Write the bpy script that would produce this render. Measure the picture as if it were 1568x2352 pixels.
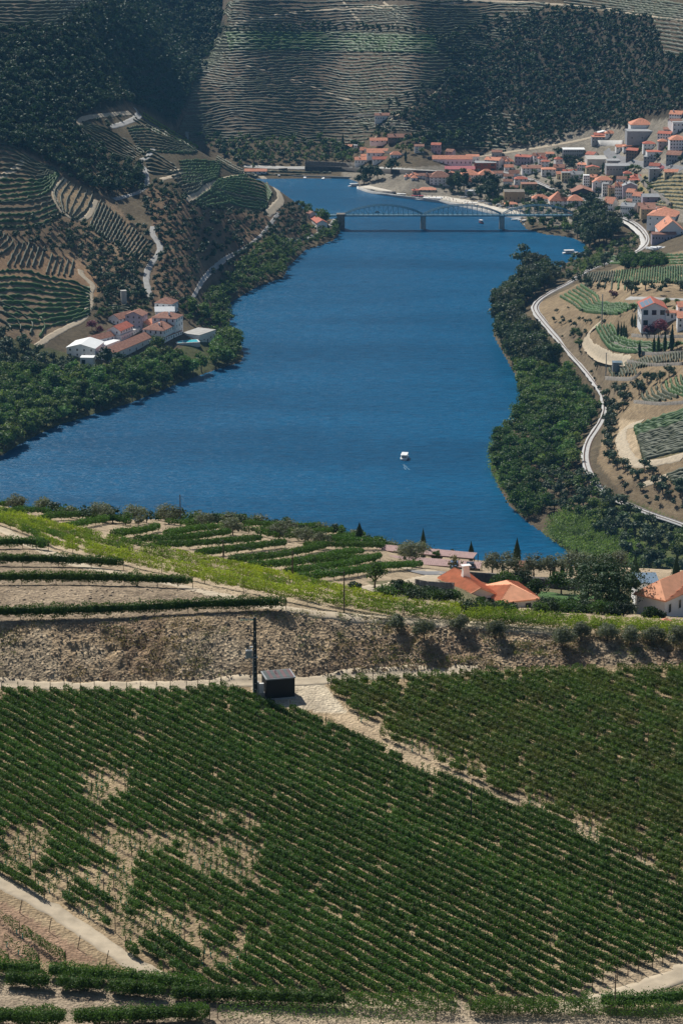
import bpy, math, random
import numpy as np
R = math.radians
scene = bpy.context.scene
for o in list(bpy.data.objects): bpy.data.objects.remove(o, do_unlink=True)
COL = scene.collection
random.seed(7); rnd = random.Random(11); rng = np.random.default_rng(7)

# ------------------------------------------------------------ camera, world, sun, exposure
CAMH = 364.0                    # height above the river
FPX, CX, CY = 5627.0, 784.0, 1176.0   # picture is read on a 1568 x 2352 grid
TH = math.atan(0.2923)
cd = bpy.data.cameras.new('camera'); cam = bpy.data.objects.new('camera', cd); COL.objects.link(cam)
cam.location = (0, 0, CAMH); cam.rotation_euler = (math.pi/2 - TH, 0, 0)
cd.sensor_fit = 'VERTICAL'; cd.sensor_height = 24.0; cd.lens = FPX/2352*24.0
cd.clip_start = 1.0; cd.clip_end = 12000.0
scene.camera = cam
SUN_EL, SUN_AZ = R(46), R(-31)   # azimuth measured from +Y towards +X
sv = (math.cos(SUN_EL)*math.sin(SUN_AZ), math.cos(SUN_EL)*math.cos(SUN_AZ), math.sin(SUN_EL))
w = bpy.data.worlds.new("World"); scene.world = w; w.use_nodes = True
nt = w.node_tree; bg = nt.nodes['Background']
sky = nt.nodes.new('ShaderNodeTexSky'); sky.sky_type = 'NISHITA'; sky.sun_disc = False
sky.sun_elevation = SUN_EL; sky.sun_rotation = SUN_AZ; sky.altitude = 300
nt.links.new(sky.outputs[0], bg.inputs[0]); bg.inputs[1].default_value = 0.06
sd = bpy.data.lights.new('sun', 'SUN'); sd.energy = 4.9; sd.angle = R(0.53); sd.color = (1.0, 0.955, 0.88)
so = bpy.data.objects.new('sun', sd); COL.objects.link(so)
from mathutils import Vector, Matrix
so.rotation_euler = Vector(sv).to_track_quat('Z', 'Y').to_euler()
scene.view_settings.view_transform = 'Standard'; scene.view_settings.look = 'None'
scene.view_settings.exposure = 0.12; scene.view_settings.gamma = 1.0

# ------------------------------------------------------------ picture ray <-> place
ST, CT = math.sin(TH), math.cos(TH)
def sk(u, v):
    xc = (np.asarray(u, float)-CX)/FPX; yc = -(np.asarray(v, float)-CY)/FPX
    den = CT + yc*ST
    return xc/den, (ST - yc*CT)/den            # X/Y and drop/Y
def wz(u, v, z):
    s, k = sk(u, v); Y = (CAMH-z)/k
    return s*Y, Y, z
def wy(u, v, Y):
    s, k = sk(u, v); return s*Y, Y, CAMH-k*Y
def project(X, Y, Z):
    X = np.asarray(X, float); Y = np.asarray(Y, float); D = np.asarray(Z, float)-CAMH
    dep = Y*CT - D*ST; up = Y*ST + D*CT
    return CX + FPX*X/dep, CY - FPX*up/dep, dep
# ------------------------------------------------------------ ground height
RIV = [(-300,1150),(-120,1100),(0,1048),(60,1012),(130,978),(215,952),(300,925),(380,893),(440,868),(500,848),(552,832),(562,812),(535,790),(522,762),(528,740),(522,700),(556,678),(600,655),(650,638),(662,612),(700,575),(738,563),(765,552),(782,532),(772,505),(700,502),(620,455),(540,435),(420,425),
       (420,404),(600,411),(700,411),(800,411),(822,418),(816,430),(850,440),(900,448),(960,457),(1020,465),(1080,477),(1120,487),(1160,495),(1190,505),(1208,526),(1250,538),(1310,545),(1345,560),(1338,590),(1300,605),(1262,628),
       (1215,650),(1165,685),(1138,720),(1132,770),(1165,830),(1192,880),(1200,930),(1178,968),(1150,1000),(1125,1030),(1128,1080),(1148,1125),(1172,1165),(1212,1200),(1256,1232),(1300,1265),(1345,1305),(1400,1390),(1200,1440),(784,1453),(-300,1453)]
pts = []      # far control points X, Y, z
def C(u, v, z): pts.append(wz(u, v, z))
def chain(u, v, z, steps, back=None):
    X, Y, z = wz(u, v, z); pts.append((X, Y, z))
    for st in steps:
        if len(st) == 3: u, v, s = st
        else: v, s = st
        ss, k = sk(u, v)
        dY = (CAMH - z - k*Y)/(k + s)
        Y += dY; z += s*dY; pts.append((ss*Y, Y, z))
    if back:
        for dY, dz in back: pts.append((ss*(Y+dY), Y+dY, z+dz))
    return z
UP = [(300,80),(900,150),(1800,180)]; UPL = [(120,15),(500,10),(1500,40)]
for u, sc in ((-180,1),(0,1)):
    chain(u, 1048 if u == 0 else 1120, 0, [(1000,.15),(900,.1),(760,.2),(550,.32),(400,.3),(150,.32),(0,.32)], UPL)
chain(150,972,0,[(900,.1),(830,.15),(700,.22),(550,.28),(400,.28),(150,.32),(0,.32)], UPL)
chain(300,925,0,[(860,.18),(800,.1),(700,.18),(600,.23),(500,.24),(400,.25),(330,.25)])
chain(450,866,0,[(800,.2),(740,.08),(650,.18),(550,.22),(450,.22)])
chain(538,688,0,[(640,.2),(600,.2),(500,.2)])
for u, v, z in [(300,266,106),(380,305,88),(450,345,72),(500,368,60),(545,392,49),(600,415,38),(640,437,28),(690,472,15),(730,498,7)]:
    X, Y, z = wz(u, v, z); pts.append((X, Y, z))
    if u > 400:
        pts.append((X+4, Y+45, max(z-18, -4)))
        pts.append((X+6, Y+110, max(z-40, -5)))
for q in [(330,150,112),(330,40,140),(200,60,168),(300,230,98),(380,160,92),(400,30,122),(480,30,117),(500,110,88),(440,210,63),(420,250,54),(405,290,46)]: C(*q)
C(690,585,0); C(690,540,6); C(745,560,0); C(625,648,0); C(625,560,14); C(600,480,30)
# far terraced hill
for u in (520,650,800,950):
    chain(u, 412 if u < 900 else 450, 0 if u < 900 else 3, [(404,.25),(380,.12),(330,.22),(250,.42),(100,.45),(0,.45)], UP)
chain(1100,482,3,[(400,.04),(350,.15),(310,.3),(200,.45),(0,.45)], UP)
chain(1230,500,4,[(400,.06),(350,.15),(310,.35),(200,.45),(0,.45)], UP)
chain(1400,500,11,[(440,.06),(380,.12),(320,.25),(250,.4),(100,.45),(0,.45)], UP)
for u in (1568,1740):
    chain(u,530,25,[(450,.1),(350,.2),(260,.25),(100,.42),(0,.45)], UP)
for q in [(1568,1310,3),(1740,1330,3),(1450,1285,3),(1340,1245,2),(1568,1207,12),(1500,1182,12),(1440,1160,12),(1390,1135,12),(1360,1100,12),(1345,1060,12),(1350,1020,12),(1375,980,12),(1390,945,12),(1385,910,12),(1360,870,12),(1335,840,12),(1310,815,12),(1280,775,12),(1250,740,12),(1228,712,12),(1245,685,12),(1270,670,12),(1310,650,12),(1345,625,12),(1390,607,12),(1440,590,12),(1470,575,12),(1485,555,12),(1480,535,12),(1460,515,12),(1430,500,12),
          (1280,1080,5),(1230,1000,4),(1290,920,6),(1250,850,5),(1190,760,3),(1230,1130,4),(1330,1170,6),(1200,1080,3),(1380,565,4),(1300,640,5),
          (1740,1200,18),(1568,1100,26),(1740,1100,34),(1470,1080,22),(1568,1000,38),(1740,1000,48),(1450,1000,26),(1568,900,48),(1740,900,60),(1440,880,30),(1568,800,56),(1740,800,70),(1450,820,40),(1568,700,64),(1740,700,80),(1500,740,56),(1400,750,42),(1340,760,26),(1300,720,21),(1400,680,38),(1320,680,22),(1450,640,42),(1568,640,58),(1740,640,74),(1568,600,48),(1740,590,56),(1568,562,28),(1500,600,30)]: C(*q)
P3 = np.array(pts)
FA, FB = 5.6, 1.6
rw = np.array([wz(u, v, 0)[:2] for u, v in RIV])
sh = rw[3:-5]
extra = np.c_[sh, np.zeros(len(sh))+0.3]
rb = [wz(u, v, -7) for u, v in [(300,1100),(600,950),(800,750),(900,600),(1000,530),(800,460),(700,430),(1000,850),(1000,1050),(700,1150),(1180,560),(1220,1300),(1000,1250),(300,1300),(0,1200),(900,1420),(0,1430),(1300,1400)]]
P3 = np.vstack([P3, extra, np.array(rb)])
def feat(X, Y): return np.c_[X/Y*FA, np.log(Y)*FB]
def tps_fit(P, vals, lam=2e-4):
    n = len(P); d = np.linalg.norm(P[:, None]-P[None], axis=2)
    K = np.where(d > 0, d*d*np.log(d+1e-12), 0) + lam*np.eye(n)
    Q = np.c_[np.ones(n), P]
    A = np.block([[K, Q], [Q.T, np.zeros((3, 3))]])
    return np.linalg.solve(A, np.r_[vals, 0, 0, 0])
def tps_eval(P, c, q):
    out = np.empty(len(q))
    for i in range(0, len(q), 8000):
        b = q[i:i+8000]; d2 = ((b[:, None]-P[None])**2).sum(2)
        out[i:i+8000] = (0.5*d2*np.log(d2+1e-20)) @ c[:-3] + c[-3] + b @ c[-2:]
    return out
FP = feat(P3[:, 0], P3[:, 1]); FC = tps_fit(FP, P3[:, 2])
def inpoly(x, y, poly):
    x = np.asarray(x); y = np.asarray(y); ins = np.zeros(x.shape, bool); n = len(poly); j = n-1
    for i in range(n):
        xi, yi = poly[i]; xj, yj = poly[j]
        if yi != yj:
            c = ((yi > y) != (yj > y)) & (x < (xj-xi)*(y-yi)/(yj-yi)+xi)
            ins ^= c
        j = i
    return ins
def vnoise(x, y, seed=0):
    """smooth value noise, any array shape, about -1..1"""
    xi = np.floor(x).astype(np.int64); yi = np.floor(y).astype(np.int64)
    fx = x-xi; fy = y-yi; fx = fx*fx*(3-2*fx); fy = fy*fy*(3-2*fy)
    def h(a, b):
        v = (a*374761393 + b*668265263 + seed*1442695041) & 0x7fffffff
        v = ((v ^ (v >> 13))*1274126177) & 0x7fffffff
        return ((v ^ (v >> 16)) & 0xffff)/32767.5 - 1
    return (h(xi, yi)*(1-fx)+h(xi+1, yi)*fx)*(1-fy) + (h(xi, yi+1)*(1-fx)+h(xi+1, yi+1)*fx)*fy
def fbm(x, y, oct=4, seed=0):
    a = 0; s = 1
    for i in range(oct): a = a + vnoise(x*2**i, y*2**i, seed+i*17)*s; s *= .5
    return a
# near hill: lines across the picture (u, v, distance)
NEAR = [
 [(-250,2700,150),(784,2700,150),(1800,2700,150)],
 [(-250,2352,213),(784,2352,213),(1800,2352,213)],
 [(-250,1566,302),(0,1567,302),(600,1562,302),(800,1554,303),(1100,1536,305),(1568,1525,308),(1900,1523,309)],
 [(-250,1427,311.4),(0,1427,311.4),(300,1428,311.4),(640,1404,312),(750,1414,312),(950,1432,312.3),(1150,1450,312.8),(1568,1470,313.6),(1900,1477,314)],
 [(-250,1350,327),(0,1350,327),(300,1358,325),(560,1365,322),(700,1375,320),(950,1405,317),(1150,1428,316),(1568,1452,318),(1900,1460,318)],
 [(-250,1262,375),(0,1262,375),(300,1290,360),(550,1315,365),(784,1345,350),(950,1370,375),(1150,1400,395),(1568,1425,400),(1900,1430,400)],
 [(-250,1215,410),(0,1210,410),(300,1240,405),(550,1275,410),(784,1310,405),(950,1335,420),(1150,1395,440),(1350,1400,440),(1568,1415,440),(1900,1420,440)],
 [(-250,1185,440),(0,1180,440),(300,1215,445),(550,1238,455),(784,1270,465),(950,1305,480),(1150,1320,490),(1350,1330,490),(1568,1345,490),(1900,1350,490)],
 [(-250,1158,470),(0,1162,470),(300,1192,490),(550,1195,520),(784,1222,540),(950,1272,545),(1150,1292,545),(1350,1300,545),(1568,1310,545),(1900,1318,545)],
]
NS = []
for L in NEAR:
    L = np.array(L, float); s, k = sk(L[:, 0], L[:, 1]); NS.append((s, L[:, 2], CAMH-k*L[:, 2]))
def near_h(s, Y):
    """s, Y arrays of same shape"""
    Ys = np.array([np.interp(s, a, b) for a, b, c in NS]); Zs = np.array([np.interp(s, a, c) for a, b, c in NS])
    # hidden slope beyond the crest
    yl, zl = Ys[-1], Zs[-1]
    for dy, fr in ((40, .88), (170, .55), (330, .2), (470, .03), (620, -.035)):
        Ys = np.vstack([Ys, (yl+dy)[None]]); Zs = np.vstack([Zs, (zl*fr)[None]])
    out = np.full(s.shape, np.nan)
    for i in range(len(Ys)-1):
        m = (Y >= Ys[i]) & (Y < Ys[i+1])
        f = (Y-Ys[i])/np.maximum(Ys[i+1]-Ys[i], 1e-6)
        if i in (2,): f = np.clip(f, 0, 1); f = f**0.85
        out = np.where(m, Zs[i]+(Zs[i+1]-Zs[i])*f, out)
    out = np.where(Y < Ys[0], Zs[0], out); out = np.where(Y >= Ys[-1], Zs[-1], out)
    return out
# the ground grid: columns fan out from the camera, rows spread with distance
NSC = 520
SG = np.linspace(-0.2, 0.2, NSC)
yr = [185.0]
while yr[-1] < 5200:
    y = yr[-1]
    yr.append(y + (0.5 if 296 < y < 316 else (0.9 if y < 350 else (1.3 if y < 480 else (2.2 if y < 600 else (6 if y < 1000 else (3.0 if y < 1700 else (4.2 if y < 2900 else 14))))))))
YG = np.array(yr); NYG = len(YG)
SS, YY = np.meshgrid(SG, YG); XX = SS*YY
# far part
cs = np.linspace(-0.2, 0.2, 161); cy = np.exp(np.linspace(math.log(880), math.log(5300), 260))
c_s, c_y = np.meshgrid(cs, cy)
farc = tps_eval(FP, FC, feat((c_s*c_y).ravel(), c_y.ravel())).reshape(c_s.shape)
def bil(grid, s, Y):
    a = np.clip((s-cs[0])/(cs[1]-cs[0]), 0, len(cs)-1.001); b = np.clip((np.log(np.maximum(Y, 1))-math.log(880))/(math.log(5300/880)/(len(cy)-1)), 0, len(cy)-1.001)
    i = a.astype(int); j = b.astype(int); fa = a-i; fb = b-j
    return (grid[j, i]*(1-fa)+grid[j, i+1]*fa)*(1-fb)+(grid[j+1, i]*(1-fa)+grid[j+1, i+1]*fa)*fb
far = bil(farc, SS, YY)
far = far + np.clip((far-14)/40, 0, 1)*(fbm(XX/60, YY/60, 3, 5)*1.8)
far = np.clip(far, -8, 520)
inr = inpoly(XX, YY, rw)
far = np.where(inr, np.minimum(far, -0.8), np.where((YY > 1150), np.maximum(far, 0.7), far))
near = near_h(SS, YY)
HH = np.where(YY < 940, near, far)
bl = np.clip((YY-940)/160, 0, 1)
HH = np.where((YY >= 940) & (YY < 1100), near*(1-bl)+far*bl, HH)
# rough rock on the embankment
sF = np.interp(SG, NS[2][0], NS[2][1]); sT = np.interp(SG, NS[3][0], NS[3][1])
fe = np.clip((YY-sF[None])/(sT-sF)[None], 0, 1); env = np.where((fe > 0) & (fe < 1), np.sin(np.pi*fe)**0.6, 0)
rk = np.abs(fbm(XX/2.2, YY/1.3, 4, 11))*.9 + fbm(XX/0.7, YY/.6, 2, 33)*.28
HH = HH - env*(rk-.45)*(.50+.42*vnoise(XX/14, YY*0, 4))
HH = HH + np.where(YY < 560, fbm(XX/7, YY/7, 3, 21)*.12 + fbm(XX/1.1, YY/1.1, 2, 9)*.05, 0)
KG = (CAMH-HH)/YY      # drop ratio seen from above: for ray casting down a column
def Hat(X, Y):
    X = np.asarray(X, float); Y = np.asarray(Y, float); s = X/Y
    a = np.clip((s-SG[0])/(SG[1]-SG[0]), 0, NSC-1.001); i = a.astype(int); fa = a-i
    j = np.clip(np.searchsorted(YG, Y)-1, 0, NYG-2); fb = np.clip((Y-YG[j])/(YG[j+1]-YG[j]), 0, 1)
    return (HH[j, i]*(1-fa)+HH[j, i+1]*fa)*(1-fb)+(HH[j+1, i]*(1-fa)+HH[j+1, i+1]*fa)*fb
def Hs(X, Y): return float(Hat(X, Y))
KMIN = np.minimum.accumulate(KG, axis=0)
def at(u, v, ymin=0.0):
    """the place on the ground the picture point (u, v) looks at"""
    s, k = sk(u, v); s = float(s); k = float(k)
    a = min(max((s-SG[0])/(SG[1]-SG[0]), 0), NSC-1.001); i = int(a); fa = a-i
    col = KG[:, i]*(1-fa)+KG[:, i+1]*fa
    j0 = np.searchsorted(YG, ymin)
    hit = np.nonzero(col[j0:] <= k)[0]
    if len(hit) == 0: j = NYG-2
    else: j = max(hit[0]+j0-1, 0)
    k0, k1 = col[j], col[j+1]
    f = (k0-k)/(k0-k1) if k0 != k1 and k0 > k else 0.0
    f = min(max(f, 0), 1); Y = YG[j]+f*(YG[j+1]-YG[j])
    return Vector((s*Y, Y, Hs(s*Y, Y)))
# ------------------------------------------------------------ materials
MATS = {}
def newmat(name):
    m = bpy.data.materials.new(name); m.use_nodes = True; MATS[name] = m
    return m, m.node_tree, m.node_tree.nodes['Principled BSDF']
def N(nt, t, **kw):
    n = nt.nodes.new(t)
    for k, v in kw.items():
        if k.startswith('i_'): n.inputs[int(k[2:]) if k[2:].isdigit() else k[2:]].default_value = v
        else: setattr(n, k, v)
    return n
def mixc(nt, f, a, b, mode='MIX'):
    n = nt.nodes.new('ShaderNodeMix'); n.data_type = 'RGBA'; n.blend_type = mode
    for s, x in ((0, f), (6, a), (7, b)):
        if isinstance(x, (int, float)): n.inputs[s].default_value = x
        elif isinstance(x, tuple): n.inputs[s].default_value = (*x[:3], 1)
        else: nt.links.new(x, n.inputs[s])
    return n.outputs[2]
def noise(nt, vec, scale, detail=3, rough=.55):
    n = N(nt, 'ShaderNodeTexNoise'); n.inputs['Scale'].default_value = scale; n.inputs['Detail'].default_value = detail; n.inputs['Roughness'].default_value = rough
    if vec is not None: nt.links.new(vec, n.inputs['Vector'])
    return n.outputs['Fac']
def ramp(nt, fac, p0, p1, c0=(0, 0, 0), c1=(1, 1, 1)):
    r = N(nt, 'ShaderNodeValToRGB'); e = r.color_ramp.elements
    e[0].position = p0; e[0].color = (*c0, 1); e[1].position = p1; e[1].color = (*c1, 1)
    nt.links.new(fac, r.inputs[0]); return r.outputs[0]
def plain(name, col, rough=.8, var=.25, scale=1.0, metal=0.0, spec=.3, bump=0):
    m, nt, b = newmat(name); g = N(nt, 'ShaderNodeNewGeometry')
    f = noise(nt, g.outputs['Position'], scale, 4)
    lo = tuple(c*(1-var) for c in col); hi = tuple(min(c*(1+var), 1) for c in col)
    nt.links.new(ramp(nt, f, .3, .7, lo, hi), b.inputs['Base Color'])
    b.inputs['Roughness'].default_value = rough; b.inputs['Metallic'].default_value = metal
    b.inputs['Specular IOR Level'].default_value = spec
    if bump:
        bn = N(nt, 'ShaderNodeBump'); bn.inputs['Distance'].default_value = bump; nt.links.new(f, bn.inputs['Height']); nt.links.new(bn.outputs[0], b.inputs['Normal'])
    return m
def leafy(name, c0, c1, c2=None, scale=1.2, trans=.35, big=.08, lo=.8, hi=1.2, hue=.008):
    """leaf colours vary from leaf to leaf and plant to plant"""
    m, nt, b = newmat(name); g = N(nt, 'ShaderNodeNewGeometry'); oi = N(nt, 'ShaderNodeObjectInfo')
    f = noise(nt, g.outputs['Position'], scale, 2, .7); col = ramp(nt, f, .32, .68, c0, c1)
    f2 = noise(nt, g.outputs['Position'], big, 2)
    c2 = c2 or tuple(x*.7 for x in c0)
    col = mixc(nt, ramp(nt, f2, .45, .7), col, c2)
    hs = N(nt, 'ShaderNodeHueSaturation'); mr = N(nt, 'ShaderNodeMapRange'); mr.inputs[3].default_value = lo; mr.inputs[4].default_value = hi; mh = N(nt, 'ShaderNodeMapRange'); mh.inputs[3].default_value = .5-hue; mh.inputs[4].default_value = .5+hue; fr2 = N(nt, 'ShaderNodeMath', operation='FRACT'); ml = N(nt, 'ShaderNodeMath', operation='MULTIPLY'); ml.inputs[1].default_value = 7.31; nt.links.new(oi.outputs['Random'], ml.inputs[0]); nt.links.new(ml.outputs[0], fr2.inputs[0]); nt.links.new(fr2.outputs[0], mh.inputs[0]); nt.links.new(mh.outputs[0], hs.inputs['Hue'])
    nt.links.new(oi.outputs['Random'], mr.inputs[0]); nt.links.new(mr.outputs[0], hs.inputs['Value']); nt.links.new(col, hs.inputs['Color'])
    b.inputs['Roughness'].default_value = .6; b.inputs['Specular IOR Level'].default_value = .25
    nt.links.new(hs.outputs[0], b.inputs['Base Color'])
    if trans:
        tr = N(nt, 'ShaderNodeBsdfTranslucent'); mx = N(nt, 'ShaderNodeMixShader'); mx.inputs[0].default_value = trans
        br = mixc(nt, 1.0, hs.outputs[0], (1.5, 1.6, .8), 'MULTIPLY')
        nt.links.new(br, tr.inputs['Color']); nt.links.new(b.outputs[0], mx.inputs[1]); nt.links.new(tr.outputs[0], mx.inputs[2])
        nt.links.new(mx.outputs[0], nt.nodes['Material Output'].inputs['Surface'])
    return m
leafy('vine_leaf', (.028, .082, .016), (.105, .19, .036), (.045, .098, .02), 5.5, .3, .5)
leafy('vine_leaf_mixed', (.030, .078, .018), (.12, .18, .036), (.10, .115, .03), 4.5, .3, .35)
leafy('vine_leaf_bright', (.10, .16, .022), (.36, .40, .045), (.06, .12, .022), 2.6, .45, .05)
leafy('vine_far', (.03, .078, .02), (.07, .13, .03), (.04, .08, .022), .35, 0, .02)
leafy('vine_far_dry', (.055, .072, .038), (.10, .112, .058), (.085, .09, .055), .3, 0, .02)  # darkened with the far hill soil, edge dimming put into the leaf colour
leafy('olive_leaf', (.10, .12, .08), (.26, .28, .20), (.13, .145, .10), 4.5, .2, .05)
leafy('olive_far', (.036, .062, .038), (.085, .12, .068), (.055, .075, .045), .4, .15, .02, .65, 1.45, .02)
leafy('wood_leaf', (.022, .048, .026), (.055, .09, .04), (.05, .07, .035), .35, .15, .015, .65, 1.45, .02)
leafy('river_leaf', (.038, .09, .028), (.14, .20, .055), (.07, .12, .035), .35, .25, .03, .65, 1.6, .03)
leafy('lush_leaf', (.03, .075, .018), (.09, .16, .035), None, .8, .3, .05)
leafy('dark_leaf', (.022, .048, .022), (.05, .09, .034), None, .8, .1, .05)
leafy('gum_leaf', (.034, .062, .03), (.085, .12, .055), (.08, .08, .05), .5, .2, .03)
leafy('reed_leaf', (.10, .17, .05), (.20, .28, .09), (.09, .14, .05), .4, .3, .05)
leafy('purple_leaf', (.12, .03, .06), (.22, .06, .10), None, .8, .2)
leafy('dry_grass', (.20, .16, .07), (.36, .29, .14), (.12, .15, .05), 1.2, .2, .3)
plain('bark', (.13, .10, .075), .9, .35, 3)
plain('post_wood', (.12, .095, .07), .9, .3, 3)
plain('post_pale', (.30, .27, .22), .9, .3, 3)
plain('white_wall', (.84, .83, .82), .85, .06, .6)
plain('cream_wall', (.62, .53, .36), .85, .08, .6)
plain('grey_wall', (.36, .37, .38), .85, .12, .6)
plain('lilac_wall', (.40, .36, .42), .85, .1, .6)
plain('ochre_wall', (.42, .32, .19), .85, .12, .6)
plain('brick_wall', (.33, .12, .08), .85, .15, .8)
plain('brown_wall', (.22, .16, .12), .85, .2, .6)
plain('dark_wall', (.05, .05, .055), .6, .2, .6)
plain('stone_wall', (.20, .18, .155), .95, .4, .8, bump=.2)
plain('stone_dark', (.11, .10, .09), .95, .4, 1.2, bump=.1)
plain('concrete', (.42, .41, .38), .9, .15, .3)
plain('concrete_pale', (.58, .57, .54), .9, .1, .3)
plain('roof_orange', (.60, .255, .155), .85, .32, .8)
plain('roof_bright', (.90, .43, .25), .85, .12, .8)
plain('roof_red', (.42, .12, .075), .8, .25, .6)
plain('roof_old', (.30, .145, .10), .85, .35, .7)
plain('roof_pink', (.50, .16, .17), .8, .12, .4)
plain('roof_white', (.78, .79, .78), .6, .05, .4)
plain('roof_grey', (.30, .31, .32), .7, .15, .4)
plain('pergola_roof', (.40, .27, .25), .85, .15, 1.5)
plain('glass', (.03, .04, .05), .15, .2, 1, spec=.6)
plain('panel_glass', (.16, .22, .28), .2, .1, 1, spec=.6)
plain('frame_white', (.72, .72, .70), .6, .05, 1)
plain('steel_blue', (.14, .27, .34), .5, .12, .3)
plain('steel_dark', (.035, .045, .05), .5, .3, 1)
plain('steel_grey', (.32, .34, .35), .5, .15, 1)
plain('kiosk_dark', (.010, .014, .016), .5, .15, 1.5)
plain('kiosk_side', (.035, .042, .045), .5, .15, 1.5)
plain('rust', (.12, .075, .055), .8, .3, 1)
plain('ballast', (.48, .475, .46), .95, .14, .8)
plain('road_pale', (.36, .35, .33), .9, .15, .3)
plain('asphalt', (.20, .20, .205), .9, .12, .3)
plain('track_dirt', (.45, .375, .27), .95, .2, .6)
plain('pale_sand', (.62, .57, .48), .95, .15, .3)
plain('lawn', (.05, .11, .025), .9, .3, 1.5)
plain('pool', (.08, .55, .62), .08, .05, 1, spec=.5)
plain('hull_white', (.80, .80, .79), .4, .04, 1)
plain('hull_dark', (.05, .04, .05), .5, .2, 1)
plain('hull_red', (.35, .05, .06), .5, .2, 1)
plain('car_white', (.75, .75, .75), .3, .03, 1, spec=.6)
plain('car_blue', (.10, .16, .26), .3, .05, 1, spec=.6)
plain('car_black', (.02, .022, .025), .25, .05, 1, spec=.6)
plain('car_green', (.03, .22, .13), .3, .05, 1, spec=.6)
plain('tyre', (.02, .02, .02), .8, .1, 1)
plain('teal_glass', (.04, .42, .36), .25, .1, 2, spec=.6)
plain('tube_cyan', (.03, .50, .42), .5, .1, 2)
plain('white_foam', (.35, .50, .60), .7, .1, 2)
# ground
m, nt, b = newmat('ground'); g = N(nt, 'ShaderNodeNewGeometry'); P_ = g.outputs['Position']
at_ = N(nt, 'ShaderNodeAttribute'); at_.attribute_name = 'soil'
rk_ = N(nt, 'ShaderNodeAttribute'); rk_.attribute_name = 'rocky'
n1 = noise(nt, P_, .035, 4); n2 = noise(nt, P_, .35, 4, .65); n3 = noise(nt, P_, 3.5, 3, .7)
col = mixc(nt, 1.0, at_.outputs['Color'], ramp(nt, n1, .3, .7, (.78, .76, .74), (1.18, 1.17, 1.15)), 'MULTIPLY')
col = mixc(nt, 1.0, col, ramp(nt, n2, .32, .68, (.68, .67, .66), (1.25, 1.25, 1.24)), 'MULTIPLY')
col = mixc(nt, 1.0, col, ramp(nt, n3, .35, .65, (.74, .74, .73), (1.22, 1.22, 1.2)), 'MULTIPLY')
vo = N(nt, 'ShaderNodeTexVoronoi'); vo.inputs['Scale'].default_value = 2.3; nt.links.new(P_, vo.inputs['Vector'])
rock = mixc(nt, 1.0, col, ramp(nt, vo.outputs['Color'], .15, .85, (.66, .66, .67), (1.36, 1.33, 1.28)), 'MULTIPLY')
col = mixc(nt, rk_.outputs['Fac'], col, rock)
nt.links.new(col, b.inputs['Base Color']); b.inputs['Roughness'].default_value = .95; b.inputs['Specular IOR Level'].default_value = .1
ad = N(nt, 'ShaderNodeMath', operation='ADD'); nt.links.new(n3, ad.inputs[0]); nt.links.new(vo.outputs['Distance'], ad.inputs[1])
bn = N(nt, 'ShaderNodeBump'); bn.inputs['Distance'].default_value = .25; bn.inputs['Strength'].default_value = .8; nt.links.new(ad.outputs[0], bn.inputs['Height']); nt.links.new(bn.outputs[0], b.inputs['Normal'])
# water: fine wind ripples, long calmer and rougher bands, their shading also in the colour
m, nt, b = newmat('water'); g = N(nt, 'ShaderNodeNewGeometry')
mp = N(nt, 'ShaderNodeMapping'); nt.links.new(g.outputs['Position'], mp.inputs[0]); mp.inputs['Scale'].default_value = (.14, 1.0, 1)
r1 = noise(nt, mp.outputs[0], .28, 4, .7); r2 = noise(nt, mp.outputs[0], 1.2, 2, .6)
mp2 = N(nt, 'ShaderNodeMapping'); nt.links.new(g.outputs['Position'], mp2.inputs[0]); mp2.inputs['Scale'].default_value = (.25, 1.0, 1)
band = noise(nt, mp2.outputs[0], .012, 4, .55)
ad = N(nt, 'ShaderNodeMath', operation='ADD'); nt.links.new(r1, ad.inputs[0]); nt.links.new(r2, ad.inputs[1])
bn = N(nt, 'ShaderNodeBump'); bn.inputs['Distance'].default_value = 1.0; nt.links.new(ad.outputs[0], bn.inputs['Height'])
bs = N(nt, 'ShaderNodeMapRange'); nt.links.new(band, bs.inputs[0]); bs.inputs[1].default_value = .3; bs.inputs[2].default_value = .7; bs.inputs[3].default_value = .65; bs.inputs[4].default_value = .95
nt.links.new(bs.outputs[0], bn.inputs['Strength']); nt.links.new(bn.outputs[0], b.inputs['Normal'])
cw = ramp(nt, band, .40, .60, (.0003, .068, .155), (.0004, .092, .205))
rip = ramp(nt, noise(nt, mp.outputs[0], .55, 5, .75), .36, .64, (.62, .66, .70), (1.42, 1.34, 1.30))  # light and dark sides of the ripples painted into the water colour
cw = mixc(nt, 1.0, cw, rip, 'MULTIPLY')
nt.links.new(cw, b.inputs['Base Color'])
b.inputs['Roughness'].default_value = .30; b.inputs['IOR'].default_value = 1.33; b.inputs['Specular IOR Level'].default_value = .16

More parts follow.
